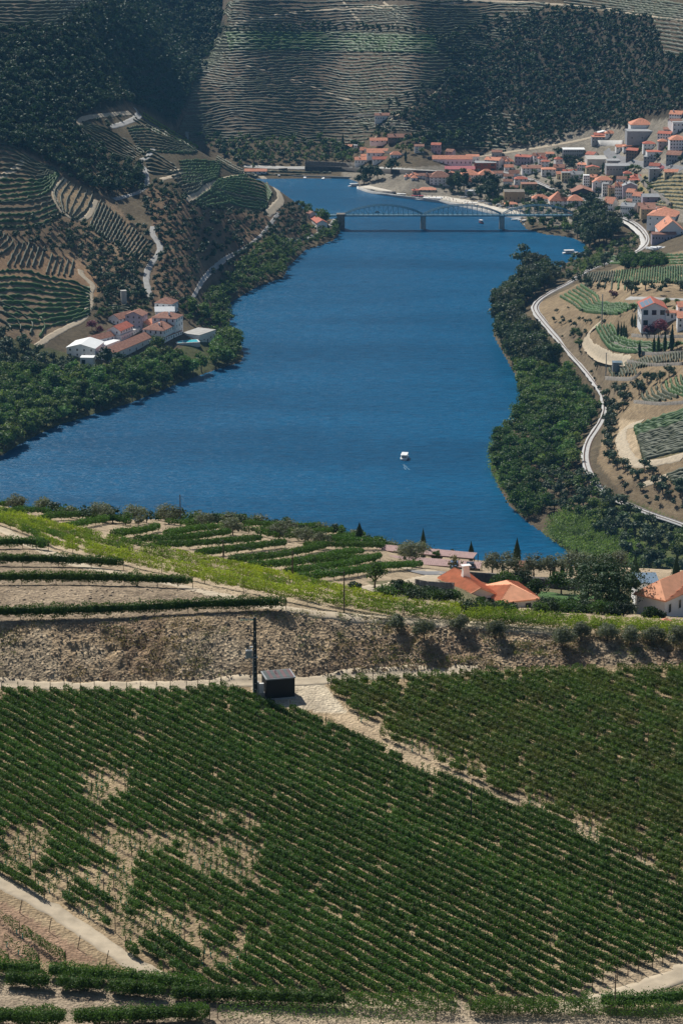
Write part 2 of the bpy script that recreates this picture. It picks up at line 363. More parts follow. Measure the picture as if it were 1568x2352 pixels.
# ------------------------------------------------------------ mesh helpers
class MB:
    def __init__(s): s.v = []; s.f = []; s.m = []; s.n = 0
    def add(s, v, f, mi=0):
        v = np.asarray(v, float).reshape(-1, 3); s.v.append(v)
        for q in f: s.f.append(tuple(i+s.n for i in q)); s.m.append(mi)
        s.n += len(v)
    def box(s, x0, x1, y0, y1, z0, z1, mi=0):
        s.add([(x0,y0,z0),(x1,y0,z0),(x1,y1,z0),(x0,y1,z0),(x0,y0,z1),(x1,y0,z1),(x1,y1,z1),(x0,y1,z1)],
              [(0,3,2,1),(4,5,6,7),(0,1,5,4),(1,2,6,5),(2,3,7,6),(3,0,4,7)], mi)
    def tube(s, p0, p1, r0, r1=None, n=6, mi=0):
        r1 = r0 if r1 is None else r1
        p0 = np.array(p0, float); p1 = np.array(p1, float); d = p1-p0; L = np.linalg.norm(d)+1e-9; d /= L
        a = np.cross(d, (0, 0, 1) if abs(d[2]) < .9 else (1, 0, 0)); a /= np.linalg.norm(a); c = np.cross(d, a)
        t = np.arange(n)*2*math.pi/n; ring = np.cos(t)[:, None]*a+np.sin(t)[:, None]*c
        s.add(np.vstack([p0+ring*r0, p1+ring*r1]), [(i, (i+1) % n, n+(i+1) % n, n+i) for i in range(n)]+[tuple(range(n))[::-1], tuple(range(n, 2*n))], mi)
    def mesh(s, name, mats):
        me = bpy.data.meshes.new(name); me.from_pydata(np.vstack(s.v).tolist(), [], s.f)
        for m in mats: me.materials.append(MATS[m])
        if len(mats) > 1: me.polygons.foreach_set('material_index', s.m)
        return me
def link(o, parent=None):
    COL.objects.link(o)
    if parent is not None: o.parent = parent
    return o
def obj(name, me, parent=None, loc=None, rz=0):
    o = bpy.data.objects.new(name, me)
    if loc is not None: o.location = loc
    if rz: o.rotation_euler = (0, 0, rz)
    return link(o, parent)
def part(name, mb, mat, parent=None):
    return obj(name, mb.mesh(name, [mat] if isinstance(mat, str) else mat), parent)
def tag(o, label=None, cat=None, group=None, kind=None):
    if label: o['label'] = label
    if cat: o['category'] = cat
    if group: o['group'] = group
    if kind: o['kind'] = kind
    return o
def thing(name, label, cat, loc=(0, 0, 0), rz=0, group=None):
    o = bpy.data.objects.new(name, None); o.empty_display_size = .5; o.location = loc; o.rotation_euler = (0, 0, rz); link(o)
    return tag(o, label, cat, group)
def dup(root, loc, rz=0, sc=1.0, label=None, group=None):
    r = root.copy(); COL.objects.link(r); r.location = loc; r.rotation_euler = (0, 0, rz); r.scale = (sc, sc, sc) if isinstance(sc, (int, float)) else sc
    if label: r['label'] = label
    if group: r['group'] = group
    for ch in list(root.children):
        c = ch.copy(); COL.objects.link(c); c.parent = r
        for g in list(ch.children):
            d = g.copy(); COL.objects.link(d); d.parent = c
    return r
def quads(name, V, F, mats, mi=None, smooth=False):
    """fast mesh from arrays; F is n x 4"""
    me = bpy.data.meshes.new(name); V = np.ascontiguousarray(V, np.float32); F = np.ascontiguousarray(F, np.int32)
    me.vertices.add(len(V)); me.vertices.foreach_set('co', V.ravel()); me.loops.add(F.size); me.loops.foreach_set('vertex_index', F.ravel())
    me.polygons.add(len(F)); me.polygons.foreach_set('loop_start', np.arange(0, F.size, F.shape[1], dtype=np.int32))
    me.polygons.foreach_set('loop_total', np.full(len(F), F.shape[1], np.int32))
    for m in mats: me.materials.append(MATS[m])
    if mi is not None: me.polygons.foreach_set('material_index', np.asarray(mi, np.int32))
    if smooth: me.polygons.foreach_set('use_smooth', np.ones(len(F), bool))
    me.update(calc_edges=True); return me
def cards(cen, size, rg, up=0.0, aspect=.75, out=None, elong=None):
    """leaf-sized faces at cen, any orientation; returns verts and quads"""
    n = len(cen); nr = rg.normal(size=(n, 3))
    if out is not None: nr = nr*.8 + out*1.1
    nr /= np.linalg.norm(nr, axis=1)[:, None]+1e-9
    t = rg.normal(size=(n, 3))
    if elong is not None: t = t*.35 + np.array(elong)
    t -= (t*nr).sum(1)[:, None]*nr; t /= np.linalg.norm(t, axis=1)[:, None]+1e-9
    bb = np.cross(nr, t); s = np.asarray(size).reshape(-1, 1)*np.ones((n, 1))
    V = np.stack([cen-t*s*.5, cen+bb*s*.5*aspect-t*s*.08, cen+t*s*.5, cen-bb*s*.5*aspect-t*s*.08], 1).reshape(-1, 3)
    return V, np.arange(n*4).reshape(n, 4)
# ------------------------------------------------------------ ground sheet with its earth colours, the far hills darkened
UU, VV, _ = project(XX, YY, HH)
soil = np.empty(XX.shape+(3,)); soil[:] = (.13, .105, .07)
FARM = YY > 700
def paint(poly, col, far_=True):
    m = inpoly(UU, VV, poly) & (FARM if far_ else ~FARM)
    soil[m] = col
CEN = [(505,-60),(1260,-60),(1260,30),(1130,45),(1050,75),(1000,90),(1030,150),(1010,190),(900,250),(860,300),(830,330),(395,330),(440,215),(510,150),(530,105),(500,60)]
paint(CEN, (.135, .112, .083))  # soil darkened to stand in for the dim upper edge of the view
paint([(470,120),(1010,120),(1030,150),(1010,190),(950,215),(440,215)], (.165,.128,.095))
paint([(510,60),(1000,75),(1010,118),(520,118)], (.10,.105,.06))
paint([(-60,-60),(240,-60),(200,15),(140,60),(60,75),(-60,78)], (.15,.125,.095))
paint([(1490,30),(1620,30),(1620,150),(1520,130)], (.14,.11,.08))
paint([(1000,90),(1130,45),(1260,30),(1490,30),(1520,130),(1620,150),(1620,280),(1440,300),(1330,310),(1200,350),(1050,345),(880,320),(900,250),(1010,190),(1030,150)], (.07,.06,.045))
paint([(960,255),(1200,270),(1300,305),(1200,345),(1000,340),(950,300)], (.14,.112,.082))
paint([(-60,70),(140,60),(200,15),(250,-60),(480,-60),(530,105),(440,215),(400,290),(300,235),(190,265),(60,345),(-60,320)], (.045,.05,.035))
paint([(-60,330),(60,350),(140,385),(225,445),(250,450),(340,560),(340,600),(300,610),(200,640),(215,700),(190,735),(60,800),(-60,790)], (.25,.182,.118))
paint([(120,405),(225,445),(180,510),(120,470)], (.42,.31,.19))
paint([(0,550),(170,590),(250,650),(215,690),(-60,625)], (.36,.235,.14))
paint([(330,420),(480,480),(640,470),(760,540),(600,560),(440,690),(340,690),(360,560)], (.20,.14,.092))
paint([(180,265),(330,262),(460,345),(640,440),(600,490),(480,480),(330,420),(340,395),(250,370)], (.12,.10,.065))
paint([(0,770),(300,850),(480,770),(560,820),(300,925),(0,1048)], (.10,.11,.05))
paint([(1228,700),(1330,650),(1450,600),(1640,560),(1640,1250),(1440,1150),(1370,1060),(1400,940),(1330,830),(1250,740)], (.27,.205,.13))
paint([(1380,640),(1640,600),(1640,660),(1380,670)], (.40,.30,.19))
paint([(1400,1100),(1640,1110),(1640,1240),(1440,1150)], (.20,.155,.10))
paint([(1420,960),(1470,970),(1480,1060),(1420,1060)], (.47,.37,.25))
paint([(1455,975),(1620,925),(1620,1040),(1475,1058)], (.17,.15,.08))
paint([(1260,760),(1330,740),(1420,900),(1400,930)], (.22,.175,.12))
paint([(1230,1230),(1400,1130),(1640,1230),(1640,1350),(1300,1300)], (.10,.12,.05))
paint([(780,395),(1010,380),(1300,300),(1640,260),(1640,520),(1480,500),(1330,540),(1200,500),(1000,460),(815,440)], (.26,.235,.195))
paint([(1380,400),(1640,400),(1640,480),(1480,480)], (.30,.25,.14))
# near ground
def fr(i, j):
    a = np.interp(SG, NS[i][0], NS[i][1]); b_ = np.interp(SG, NS[j][0], NS[j][1]); return (YY-a[None])/(b_-a)[None]
nearm = ~FARM; soil[nearm] = (.42, .335, .235)
f23 = fr(2, 3); emb = nearm & (f23 > -.02) & (f23 < 1.02)
field = nearm & (f23 <= -.02)
soil[field] = (.355, .272, .175)
soil[emb] = (.40, .31, .21)
nb = fbm(XX/9, YY/9, 3, 40)
soil[emb & (nb > .25)] = (.30, .22, .15); soil[emb & (nb < -.35)] = (.43, .35, .25)
rocky = np.zeros(XX.shape)
rocky[emb] = 1.0
stony = nearm & inpoly(UU, VV, [(-200,1180),(110,1268),(290,1312),(450,1355),(660,1405),(640,1440),(-200,1440)])
soil[stony & ~emb] = (.28, .225, .165); rocky[stony] = .8
def blend_poly(poly, col, k):
    m = inpoly(UU, VV, poly) & nearm; soil[m] = soil[m]*(1-k)+np.array(col)*k
blend_poly([(650,1405),(1570,1450),(1570,1490),(1100,1450),(700,1425)], (.46,.36,.25), .9)
blend_poly([(700,1590),(830,1640),(1000,1730),(1250,1850),(1420,1930),(1600,2060),(1600,2100),(1400,1965),(1150,1850),(900,1742),(780,1662)], (.46,.365,.255), .7)
blend_poly([(560,1560),(740,1565),(800,1640),(760,1640),(600,1615)], (.56,.49,.38), .9)
blend_poly([(840,1335),(1100,1325),(1568,1345),(1700,1345),(1700,1425),(1150,1392),(900,1372)], (.13,.14,.07), .75)
blend_poly([(1060,2330),(1130,2300),(1568,2180),(1700,2150),(1700,2400),(1060,2400)], (.40,.32,.225), .9)
blend_poly([(-50,2230),(1568,2330),(1568,2400),(-50,2400)], (.40,.33,.25), .9)
blend_poly([(-50,2040),(60,2100),(230,2210),(-50,2215)], (.30,.20,.14), .9)
soil *= (1+.10*fbm(XX/25, YY/25, 3, 8))[..., None]
idx = np.arange(NYG*NSC).reshape(NYG, NSC)
Fg = np.stack([idx[:-1, :-1], idx[:-1, 1:], idx[1:, 1:], idx[1:, :-1]], -1).reshape(-1, 4)
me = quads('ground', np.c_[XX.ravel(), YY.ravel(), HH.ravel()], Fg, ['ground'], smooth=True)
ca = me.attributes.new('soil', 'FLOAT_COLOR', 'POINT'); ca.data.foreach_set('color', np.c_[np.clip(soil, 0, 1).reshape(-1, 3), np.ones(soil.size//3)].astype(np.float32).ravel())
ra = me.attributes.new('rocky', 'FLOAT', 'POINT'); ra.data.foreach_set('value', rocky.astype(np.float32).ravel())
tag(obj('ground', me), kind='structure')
me = bpy.data.meshes.new('river_water'); me.from_pydata([(-900,700,0),(1100,700,0),(1100,4300,0),(-900,4300,0)], [], [(0,1,2,3)]); me.materials.append(MATS['water'])
tag(obj('river_water', me), kind='structure')

def smooth(pts_, n=8):
    P = np.array(pts_, float)
    if len(P) < 3: return np.array([P[0]+(P[-1]-P[0])*t for t in np.linspace(0, 1, n+1)])
    Q = np.vstack([2*P[0]-P[1], P, 2*P[-1]-P[-2]]); out = []
    for i in range(1, len(Q)-2):
        for t in np.linspace(0, 1, n, endpoint=False):
            a, b_, c, d = Q[i-1:i+3]
            out.append(.5*((2*b_)+(c-a)*t+(2*a-5*b_+4*c-d)*t*t+(-a+3*b_-3*c+d)*t**3))
    out.append(P[-1]); return np.array(out)
def resample(P, step):
    d = np.r_[0, np.cumsum(np.linalg.norm(np.diff(P[:, :2], axis=0), axis=1))]
    n = max(int(d[-1]/step), 1); q = np.linspace(0, d[-1], n+1)
    return np.c_[np.interp(q, d, P[:, 0]), np.interp(q, d, P[:, 1])]
def ground_line(px, step=3.0, ymin=0.0, maxjump=None, z=None):
    S = smooth(px, 10)
    if z is None: W = np.array([tuple(at(u, v, ymin)) for u, v in S])
    else: W = np.array([wz(u, v, z) for u, v in S])
    if maxjump:
        ok = np.r_[True, np.linalg.norm(np.diff(W[:, :2], axis=0), axis=1) < maxjump]; W = W[ok]
        if len(W) < 2: return None
    return resample(W, step)
def strip(name, px, width, mat, lift=.12, ymin=0.0, z=None, thick=.5, step=3.0, parent=None, off=0.0):
    L = ground_line(px, step, ymin, z=z)
    for _ in range(2): L[1:-1] = (L[:-2]+2*L[1:-1]+L[2:])/4
    T = np.gradient(L, axis=0); T /= np.linalg.norm(T, axis=1)[:, None]+1e-9; Nn = np.c_[-T[:, 1], T[:, 0]]
    if callable(width): wd = np.array([width(t) for t in np.linspace(0, 1, len(L))])
    else: wd = np.full(len(L), width)*(1+.06*vnoise(np.arange(len(L))*.7, np.zeros(len(L)), 3))
    width_ = float(wd.mean()); A = L+Nn*(off+wd/2)[:, None]; B = L+Nn*(off-wd/2)[:, None]
    zc = Hat(L[:, 0], L[:, 1]); za = Hat(A[:, 0], A[:, 1]); zb = Hat(B[:, 0], B[:, 1])
    zt = np.maximum(zc, (za+zb)/2)+lift if z is None else np.maximum(np.full(len(L), z+lift), 0)
    n = len(L); cols = []
    rg_ = np.random.default_rng(len(L)); ea = 1+.10*rg_.normal(size=n); eb = 1+.10*rg_.normal(size=n)
    for q, dz in ((1.0, -.25), (.94, 0), (.5, 0), (0, 0), (-.5, 0), (-.94, 0), (-1.0, -.25)):
        qq = q*(ea if q > 0 else eb) if abs(q) > .9 else q
        P_ = L+Nn*(off+wd/2*qq)[:, None]; cols.append(np.c_[P_, (np.maximum(Hat(P_[:, 0], P_[:, 1]), zc-.35*width_) if z is None else zt-lift)+lift+dz*(1 if z is None else thick*2)])
    V = np.vstack(cols); F = []
    for j in range(6):
        for i in range(n-1): F.append((j*n+n+i, j*n+n+i+1, j*n+i+1, j*n+i))
    me = quads(name, V, np.array(F), [mat]); o = obj(name, me, parent); return o
def road(name, px, w_, mat, **k): return tag(strip(name, px, w_, mat, **k), kind='structure')
road('hill_road', [(255,292),(285,284),(312,272),(320,262),(312,254)], 4.5, 'road_pale', lift=.2)
road('hill_road', [(353,342),(338,362),(320,372),(333,390),(338,420),(330,435),(310,445),(262,458)], 4.2, 'road_pale', lift=.2)
road('hill_road', [(352,520),(352,540),(366,560),(366,580),(350,602),(338,625),(337,650),(347,684)], 4.6, 'road_pale', lift=.2)
road('river_road', [(440,690),(470,640),(520,595),(560,572),(600,540),(640,490)], 2.6, 'road_pale', lift=.2)
road('river_road', [(655,553),(700,548),(735,535),(762,515),(770,498)], 4, 'road_pale', lift=.2)
road('river_road', [(738,528),(735,510),(722,498)], 6, 'road_pale', lift=.2)
road('dirt_track', [(600,405),(630,430),(645,455),(632,475),(612,494)], 6, 'track_dirt', lift=.2)
road('dirt_track', [(85,795),(130,765),(188,735),(200,715),(210,692),(205,675),(215,655),(190,635),(185,620)], 4.5, 'track_dirt', lift=.2)
road('dirt_track', [(-20,415),(30,392),(66,360)], 4.5, 'track_dirt', lift=.2)
road('dirt_track', [(150,410),(125,445),(140,480),(160,500),(200,500),(222,460)], 4, 'track_dirt', lift=.2)
road('dirt_track', [(380,395),(420,392),(400,405),(370,412)], 4, 'track_dirt', lift=.2)
road('dirt_track', [(430,462),(470,435),(520,412),(590,398)], 4, 'track_dirt', lift=.2)
road('dirt_track', [(300,260),(200,270),(180,285)], 4, 'track_dirt', lift=.2)
road('hill_path', [(1400,290),(1350,318),(1200,345),(1060,365),(1000,372)], 4, 'track_dirt', lift=.2)
road('hill_path', [(860,318),(900,272),(960,240),(1010,205),(1045,165),(1080,150),(1130,158)], 2.5, 'track_dirt', lift=.2)
road('hill_path', [(782,-5),(800,20),(832,58)], 2.2, 'track_dirt', lift=.2)
road('hill_path', [(560,150),(640,172),(760,215),(830,240)], 2.0, 'track_dirt', lift=.2)
road('hill_path', [(880,5),(915,35),(905,60)], 2.0, 'track_dirt', lift=.2)
road('hill_path', [(540,55),(640,35),(760,22),(900,15)], 4, 'track_dirt', lift=.2)
road('hill_path', [(1010,10),(1100,2),(1300,12),(1450,30),(1568,48)], 3.5, 'track_dirt', lift=.2)
road('dirt_track', [(1375,745),(1350,765),(1345,790),(1370,818),(1400,830),(1440,835)], 5, 'track_dirt', lift=.3)
road('dirt_track', [(1470,972),(1432,985),(1425,1010),(1438,1045),(1470,1068),(1568,1050)], 6, 'track_dirt', lift=.3)
road('dirt_track', [(1568,1085),(1510,1102),(1475,1115)], 6, 'track_dirt', lift=.3)
road('estate_road', [(1440,685),(1500,686),(1568,688),(1620,690)], 4, 'road_pale', lift=.2)
# railway on its pale ballast
RAIL = [(1640,1235),(1568,1206),(1500,1183),(1440,1160),(1392,1134),(1362,1100),(1346,1060),(1352,1018),(1376,980),(1391,945),(1386,908),(1360,868),(1334,838),(1306,806),(1276,772),(1248,740),(1228,712),(1233,697),(1248,684),(1275,668),(1310,650),(1346,626),(1392,606),(1440,590),(1474,574),(1490,553),(1483,535),(1462,515),(1432,500),(1405,486),(1375,470),(1340,458),(1300,448),(1260,430),(1225,415),(1196,405),(1160,396),(1100,390)]
road('railway_ballast', RAIL, 5.6, 'ballast', lift=.5, thick=1.0, step=6, z=12.4)
rt = thing('railway_track', 'pair of rails curving on pale ballast along the right bank', 'railway track')
for o_ in (-1.35, 1.35):
    strip('rail', RAIL, .55, 'rust', lift=.9, thick=.2, step=6, parent=rt, off=o_, z=12.4)
road('town_street', [(1445,590),(1468,575),(1476,560),(1468,540),(1445,518),(1420,505),(1395,480),(1370,468)], 4.5, 'concrete_pale', lift=.7, step=5, z=12.3)
road('town_street', [(1388,478),(1372,455),(1395,440),(1380,420),(1350,412)], 8, 'asphalt', lift=.2)
road('town_street', [(1390,345),(1400,355),(1430,370),(1480,380),(1568,388)], 7, 'asphalt', lift=.2)
road('quay_street', [(835,428),(900,438),(960,446),(1020,455),(1080,466),(1130,478),(1200,492),(1250,500)], 15, 'pale_sand', lift=.2, step=5, z=2.2, thick=3)
road('bank_road', [(560,383),(640,386),(760,388),(900,392),(1000,396),(1060,400)], 9, 'concrete', lift=.6)
# farm roads on the near hill
road('farm_track', [(-60,1571),(100,1576),(300,1576),(430,1574),(560,1568),(700,1566),(800,1556),(950,1548),(1100,1542)], 2.9, 'track_dirt', lift=.04, thick=.3, step=1)
road('farm_track', [(-40,2002),(0,2026),(100,2078),(201,2144),(281,2198),(352,2240),(420,2262)], 2.3, 'track_dirt', lift=.05, thick=.3, step=1)
road('farm_track', [(1640,2205),(1568,2235),(1480,2270),(1380,2302),(1280,2322)], 3.2, 'track_dirt', lift=.05, thick=.3, step=1)
road('farm_track', [(840,1355),(900,1350),(960,1338),(1005,1322),(985,1310),(930,1308)], 4, 'track_dirt', lift=.1, thick=.4, step=2)
road('farm_track', [(0,1212),(90,1260),(190,1300),(300,1322),(450,1355),(600,1390),(760,1412),(1000,1430),(1300,1452)], 2.6, 'track_dirt', lift=.06, thick=.3, step=1.5)

# ------------------------------------------------------------ vines
VINES = []       # (size in picture, builder)
LEAFPM = 190
def ordn(k): return str(k)+('th' if 10 < k % 100 < 14 else {1: 'st', 2: 'nd', 3: 'rd'}.get(k % 10, 'th'))
def gapmask(u, v):
    """how much of a plant grows here, by bare patches in the near field"""
    d = 1.0
    for poly, k in GAPS:
        if inpoly(np.array([u]), np.array([v]), poly)[0]: d = min(d, k)
    return d
YNG = [(0,1918),(80,1895),(165,1888),(280,1915),(350,1912),(442,1915),(490,1862),(530,1865),(605,1905),(603,1975),(583,2045),(505,2030),(400,1995),(300,1975),(312,2025),(300,2095),(380,2095),(450,2115),(568,2160),(568,2198),(500,2245),(372,2240),(150,2090),(0,1996)]
YNG2 = [(181,1780),(301,1772),(301,1830),(255,1850),(205,1850)]
DIAG = [(800,1640),(1000,1730),(1150,1800),(1300,1865),(1420,1920),(1600,2040),(1600,2075),(1420,1965),(1250,1890),(1100,1830),(950,1770),(860,1710)]
DIAG2 = [(860,1590),(1010,1625),(1130,1700),(1300,1790),(1200,1790),(1000,1700)]
TREL = [(-40,2060),(60,2110),(180,2190),(230,2215),(-40,2225)]
GAPS = [(YNG, .33), (YNG2, .12), (DIAG, .5), (DIAG2, .9), (TREL, .5)]
me_post = (lambda mb: (mb.tube((0, 0, -.3), (0, 0, 1.75), .05, .045, 5), mb.mesh('post', ['post_wood']))[1])(MB())
me_stem = (lambda mb: (mb.tube((0, 0, -.2), (.03, .02, .45), .045, .035, 5), mb.tube((.03, .02, .45), (-.03, 0, .85), .035, .03, 5), mb.mesh('stem', ['bark']))[1])(MB())
me_tube = (lambda mb: (mb.tube((0, 0, -.02), (0, 0, .5), .06, .055, 6), mb.mesh('grow_tube', ['tube_cyan']))[1])(MB())
TUBES = []
def vine_row(L, mat, label, group, dens=1.0, h0=.55, h1=1.7, wid=.42, leaf=.18, seed=0, posts=7.0, stems=0, young=True, gaps=.03, stake=True, name='vine_row', core=False, usegaps=False):
    """L: n x 2 line on the ground. One row of trellised vines."""
    rg = np.random.default_rng(seed+100); d = np.r_[0, np.cumsum(np.linalg.norm(np.diff(L, axis=0), axis=1))]; tot = d[-1]
    if tot < 1.5: return None
    npl = max(int(tot/1.05), 1); ps = (np.arange(npl)+.5)*tot/npl
    px = np.interp(ps, d, L[:, 0]); py = np.interp(ps, d, L[:, 1]); pz = Hat(px, py); pu, pv, _ = project(px, py, pz)
    keep = np.ones(npl); sc = 1+.10*rg.normal(size=npl); clump = vnoise(px/3.1, py/3.1, 77)
    for poly, k in (GAPS if usegaps else []):
        ins = inpoly(pu, pv, poly)
        keep = np.where(ins, np.minimum(keep, np.where(clump > (1-2*k), 1, 0)), keep)
    ins = keep == 0
    keep[rg.random(npl) < gaps] = 0
    isy = ins & (rg.random(npl) < .8)
    for i in np.nonzero(isy)[0]:
        if young and rg.random() < .42: TUBES.append((px[i], py[i], pz[i]))
    sc = np.clip(sc, .6, 1.4)
    nl = int(tot*LEAFPM*dens*(.18/leaf)**1.3)
    s = rg.random(nl)*tot; pi = np.clip((s/tot*npl).astype(int), 0, npl-1)
    ok = (keep[pi] > 0) | (isy[pi] & (rg.random(nl) < .30)); s = s[ok]; pi = pi[ok]; nl = len(s)
    if nl == 0: return None
    yv = isy[pi]
    x = np.interp(s, d, L[:, 0]); y = np.interp(s, d, L[:, 1])
    T = np.gradient(L, axis=0); T /= np.linalg.norm(T, axis=1)[:, None]+1e-9
    tx = np.interp(s, d, T[:, 0]); ty = np.interp(s, d, T[:, 1])
    a = rg.random(nl)*2*math.pi; r = rg.random(nl)**.35
    s = s+rg.normal(size=nl)*.28; oo = (s > -.25) & (s < tot+.25); s = s[oo]; pi = pi[oo]; yv = yv[oo]; a = a[oo]; r = r[oo]; nl = len(s); tx = tx[oo]; ty = ty[oo]; x = np.interp(s, d, L[:, 0]); y = np.interp(s, d, L[:, 1]); endf = np.clip(np.minimum(s+.3, tot+.3-s)/1.1, .15, 1)**.5
    hh = (h1-h0)/2*sc[pi]*(1+.30*vnoise(s*1.1, np.full(nl, seed*3.1), 5)+.22*vnoise(s*3.1, np.full(nl, seed*3.1), 15)); wd = wid*sc[pi]*(1+.35*vnoise(s*1.3, np.full(nl, seed*1.7), 6)+.2*vnoise(s*3.3, np.full(nl, seed*1.7), 16))
    hh = hh*endf; wd = wd*endf
    lat = np.cos(a)*r*wd; hz = (h0+h1)/2+np.sin(a)*r*hh+np.where(rg.random(nl) < .10, rg.random(nl)**2*.6, 0)
    lat = np.where(yv, lat*.35, lat); hz = np.where(yv, .35+rg.random(nl)*1.15, hz)
    s2 = np.where(yv, rg.normal(size=nl)*.12, 0)
    if yv.any():
        cx_ = px[pi]; cy_ = py[pi]; x = np.where(yv, cx_+s2, x); y = np.where(yv, cy_+s2*.5, y)
    X = x-ty*lat; Y = y+tx*lat; Z = Hat(x, y)+hz
    c0 = np.array([L[0, 0], L[0, 1], Hs(L[0, 0], L[0, 1])])
    root = thing(name, label, 'vine row', c0, 0, group)
    V, F = cards(np.c_[X, Y, Z]-c0, leaf*(.75+.5*rg.random(nl)), rg)
    kp = np.nonzero(keep > 0)[0]; kp = kp[(kp > 0) & (kp < npl-1)]
    if len(kp) and core:
        Tx = np.interp(ps, d, T[:, 0])[kp]; Ty = np.interp(ps, d, T[:, 1])[kp]; cz = pz[kp]+(h0+h1)/2-.05; q = sc[kp]
        bv = []
        for zz, k_ in ((-1, .34), (1, .22)):
            for aa, bb in ((-1, -1), (1, -1), (1, 1), (-1, 1)):
                ax = aa*.57; la = bb*wid*k_*q*(.8+.4*rg.random(len(kp)))
                bv.append(np.c_[px[kp]+Tx*ax-Ty*la, py[kp]+Ty*ax+Tx*la, cz+zz*(h1-h0)*.24*q]-c0)
        bv = np.stack(bv, 1).reshape(-1, 3); bi = (np.arange(len(kp))*8)[:, None]+len(V)
        bf = np.vstack([np.hstack([bi+a for a in f]) for f in ((0,3,2,1),(4,5,6,7),(0,1,5,4),(1,2,6,5),(2,3,7,6),(3,0,4,7))])
        V = np.vstack([V, bv]); F = np.vstack([F, bf])
    obj('foliage', quads('foliage', V, F, [mat]), root)
    if posts:
        np_ = min(max(int(tot/posts), 1), 14)
        for q in np.linspace(0.0, tot, np_+1):
            X_, Y_ = np.interp(q, d, L[:, 0]), np.interp(q, d, L[:, 1])
            obj('post', me_post, root, (X_-c0[0], Y_-c0[1], Hs(X_, Y_)-c0[2]))
    if stems:
        k = 0
        for q in np.arange(.5, tot, stems):
            if k >= 95: break
            X_, Y_ = np.interp(q, d, L[:, 0]), np.interp(q, d, L[:, 1]); k += 1
            obj('stem', me_stem, root, (X_-c0[0], Y_-c0[1], Hs(X_, Y_)-c0[2]), rg.random()*6)
    return root
# near field: straight rows across the plateau
DIRV = np.array([1, -1.15]); DIRV = DIRV/np.linalg.norm(DIRV); PERP = np.array([-DIRV[1], DIRV[0]])
LEFTF = [(-90,1590),(100,1594),(300,1594),(430,1592),(520,1580),(560,1600),(610,1625),(680,1640),(760,1664),(805,1696),(900,1740),(1000,1788),(1150,1846),(1300,1898),(1430,1957),(1568,2055),(1700,2135),(1660,2180),(1568,2200),(1400,2260),(1312,2300),(1000,2305),(700,2290),(500,2280),(380,2245),(290,2186),(160,2098),(60,2045),(0,2008),(-90,1960)]
RIGHTF = [(730,1572),(800,1566),(950,1562),(1100,1552),(1300,1545),(1568,1540),(1700,1535),(1700,2130),(1568,2050),(1430,1952),(1300,1895),(1150,1834),(1000,1768),(900,1714),(835,1668),(800,1632),(770,1600)]
def field_rows(poly, spacing, mat, label, group, base, seed0, **kw):
    W = np.array([tuple(at(u, v))[:2] for u, v in poly]); pr = W @ PERP; dr = W @ DIRV; k = 0
    for c in np.arange(pr.min()+.6, pr.max(), spacing):
        t = np.arange(dr.min(), dr.max(), .5)
        bend = .6*np.sin(t/31+c/40)
        Q = t[:, None]*DIRV+(c+bend)[:, None]*PERP; ins = inpoly(Q[:, 0], Q[:, 1], W)
        if ins.sum() < 5: continue
        i = np.nonzero(ins)[0]; cut = np.nonzero(np.diff(i) > 1)[0]
        for seg in np.split(i, cut+1):
            if len(seg) < 6: continue
            k += 1; vine_row(Q[seg], mat, ordn(k)+' '+label, group, seed=seed0+k, **kw)
field_rows(LEFTF, 1.52, 'vine_leaf', 'trellised row of the big foreground vineyard counting from its lower left corner', 'rows of the big near field', 0, 1000, dens=1.25, leaf=.155, wid=.42, h0=.35, h1=1.4, core=True, usegaps=True)
field_rows(RIGHTF, 1.6, 'vine_leaf_mixed', 'bushy mottled row of the ragged right-hand vineyard counting from the bare strip', 'rows of the right-hand near field', 0, 3000, dens=1.2, leaf=.165, wid=.56, gaps=.10, h0=.3, h1=1.5, core=True, usegaps=True)
TREL2 = [(-60,2075),(60,2125),(180,2200),(215,2222),(-60,2228)]
field_rows(TREL2, 2.3, 'vine_leaf', 'thin young row of the reddish plot left of the track, counted from below', 'rows of the reddish corner plot', 0, 5000, dens=.8, leaf=.15, wid=.4, h0=.4, h1=1.6, usegaps=True)
def curve_row(px, mat, label, group=None, ymin=0, **kw):
    L = ground_line(px, .6, ymin); return vine_row(L, mat, label, group, **kw)
for i, (px, lb) in enumerate([
  ([(-30,1424),(150,1421),(350,1413),(500,1405),(657,1402)], 'long dark vine row on the terrace just above the stony bank'),
  ([(-30,1344),(150,1343),(300,1346),(443,1352)], 'dark vine row on the second terrace above the bank, ending near the bright band'),
  ([(-30,1300),(100,1301),(200,1304),(284,1310)], 'dark vine row on the third terrace above the bank'),
  ([(-30,1262),(60,1260),(112,1266)], 'short dark vine row on the topmost left terrace')]):
    curve_row(px, 'vine_leaf', lb, seed=50+i, leaf=.17, dens=2.4, core=True, h0=.45, h1=2.1, wid=.62, posts=4.5, stems=1.5, gaps=0)
up_ = [(-10,1180),(150,1224),(301,1259),(452,1294),(603,1325),(788,1370),(900,1396),(1031,1410),(1232,1430),(1458,1446),(1600,1455)]
lo_ = [(-60,1190),(60,1228),(125,1260),(251,1290),(402,1325),(553,1360),(788,1405),(900,1420),(1106,1439),(1350,1458),(1600,1470)]
for k, t in enumerate((0, .34, .67, 1.0)):
    A = smooth(up_, 6); B = smooth(lo_, 6)
    curve_row([tuple(A[i]*(1-t)+B[i]*t) for i in range(0, len(A), 4)], 'vine_leaf_bright', ('bright yellow-green vine row down the crest, %s of its band' % ['uppermost', 'second', 'third', 'lowest'][k]), None, seed=70+k, dens=1.15, leaf=.17, wid=.42, posts=6, stems=2.0, h0=.6, h1=1.75, young=False, gaps=.10)
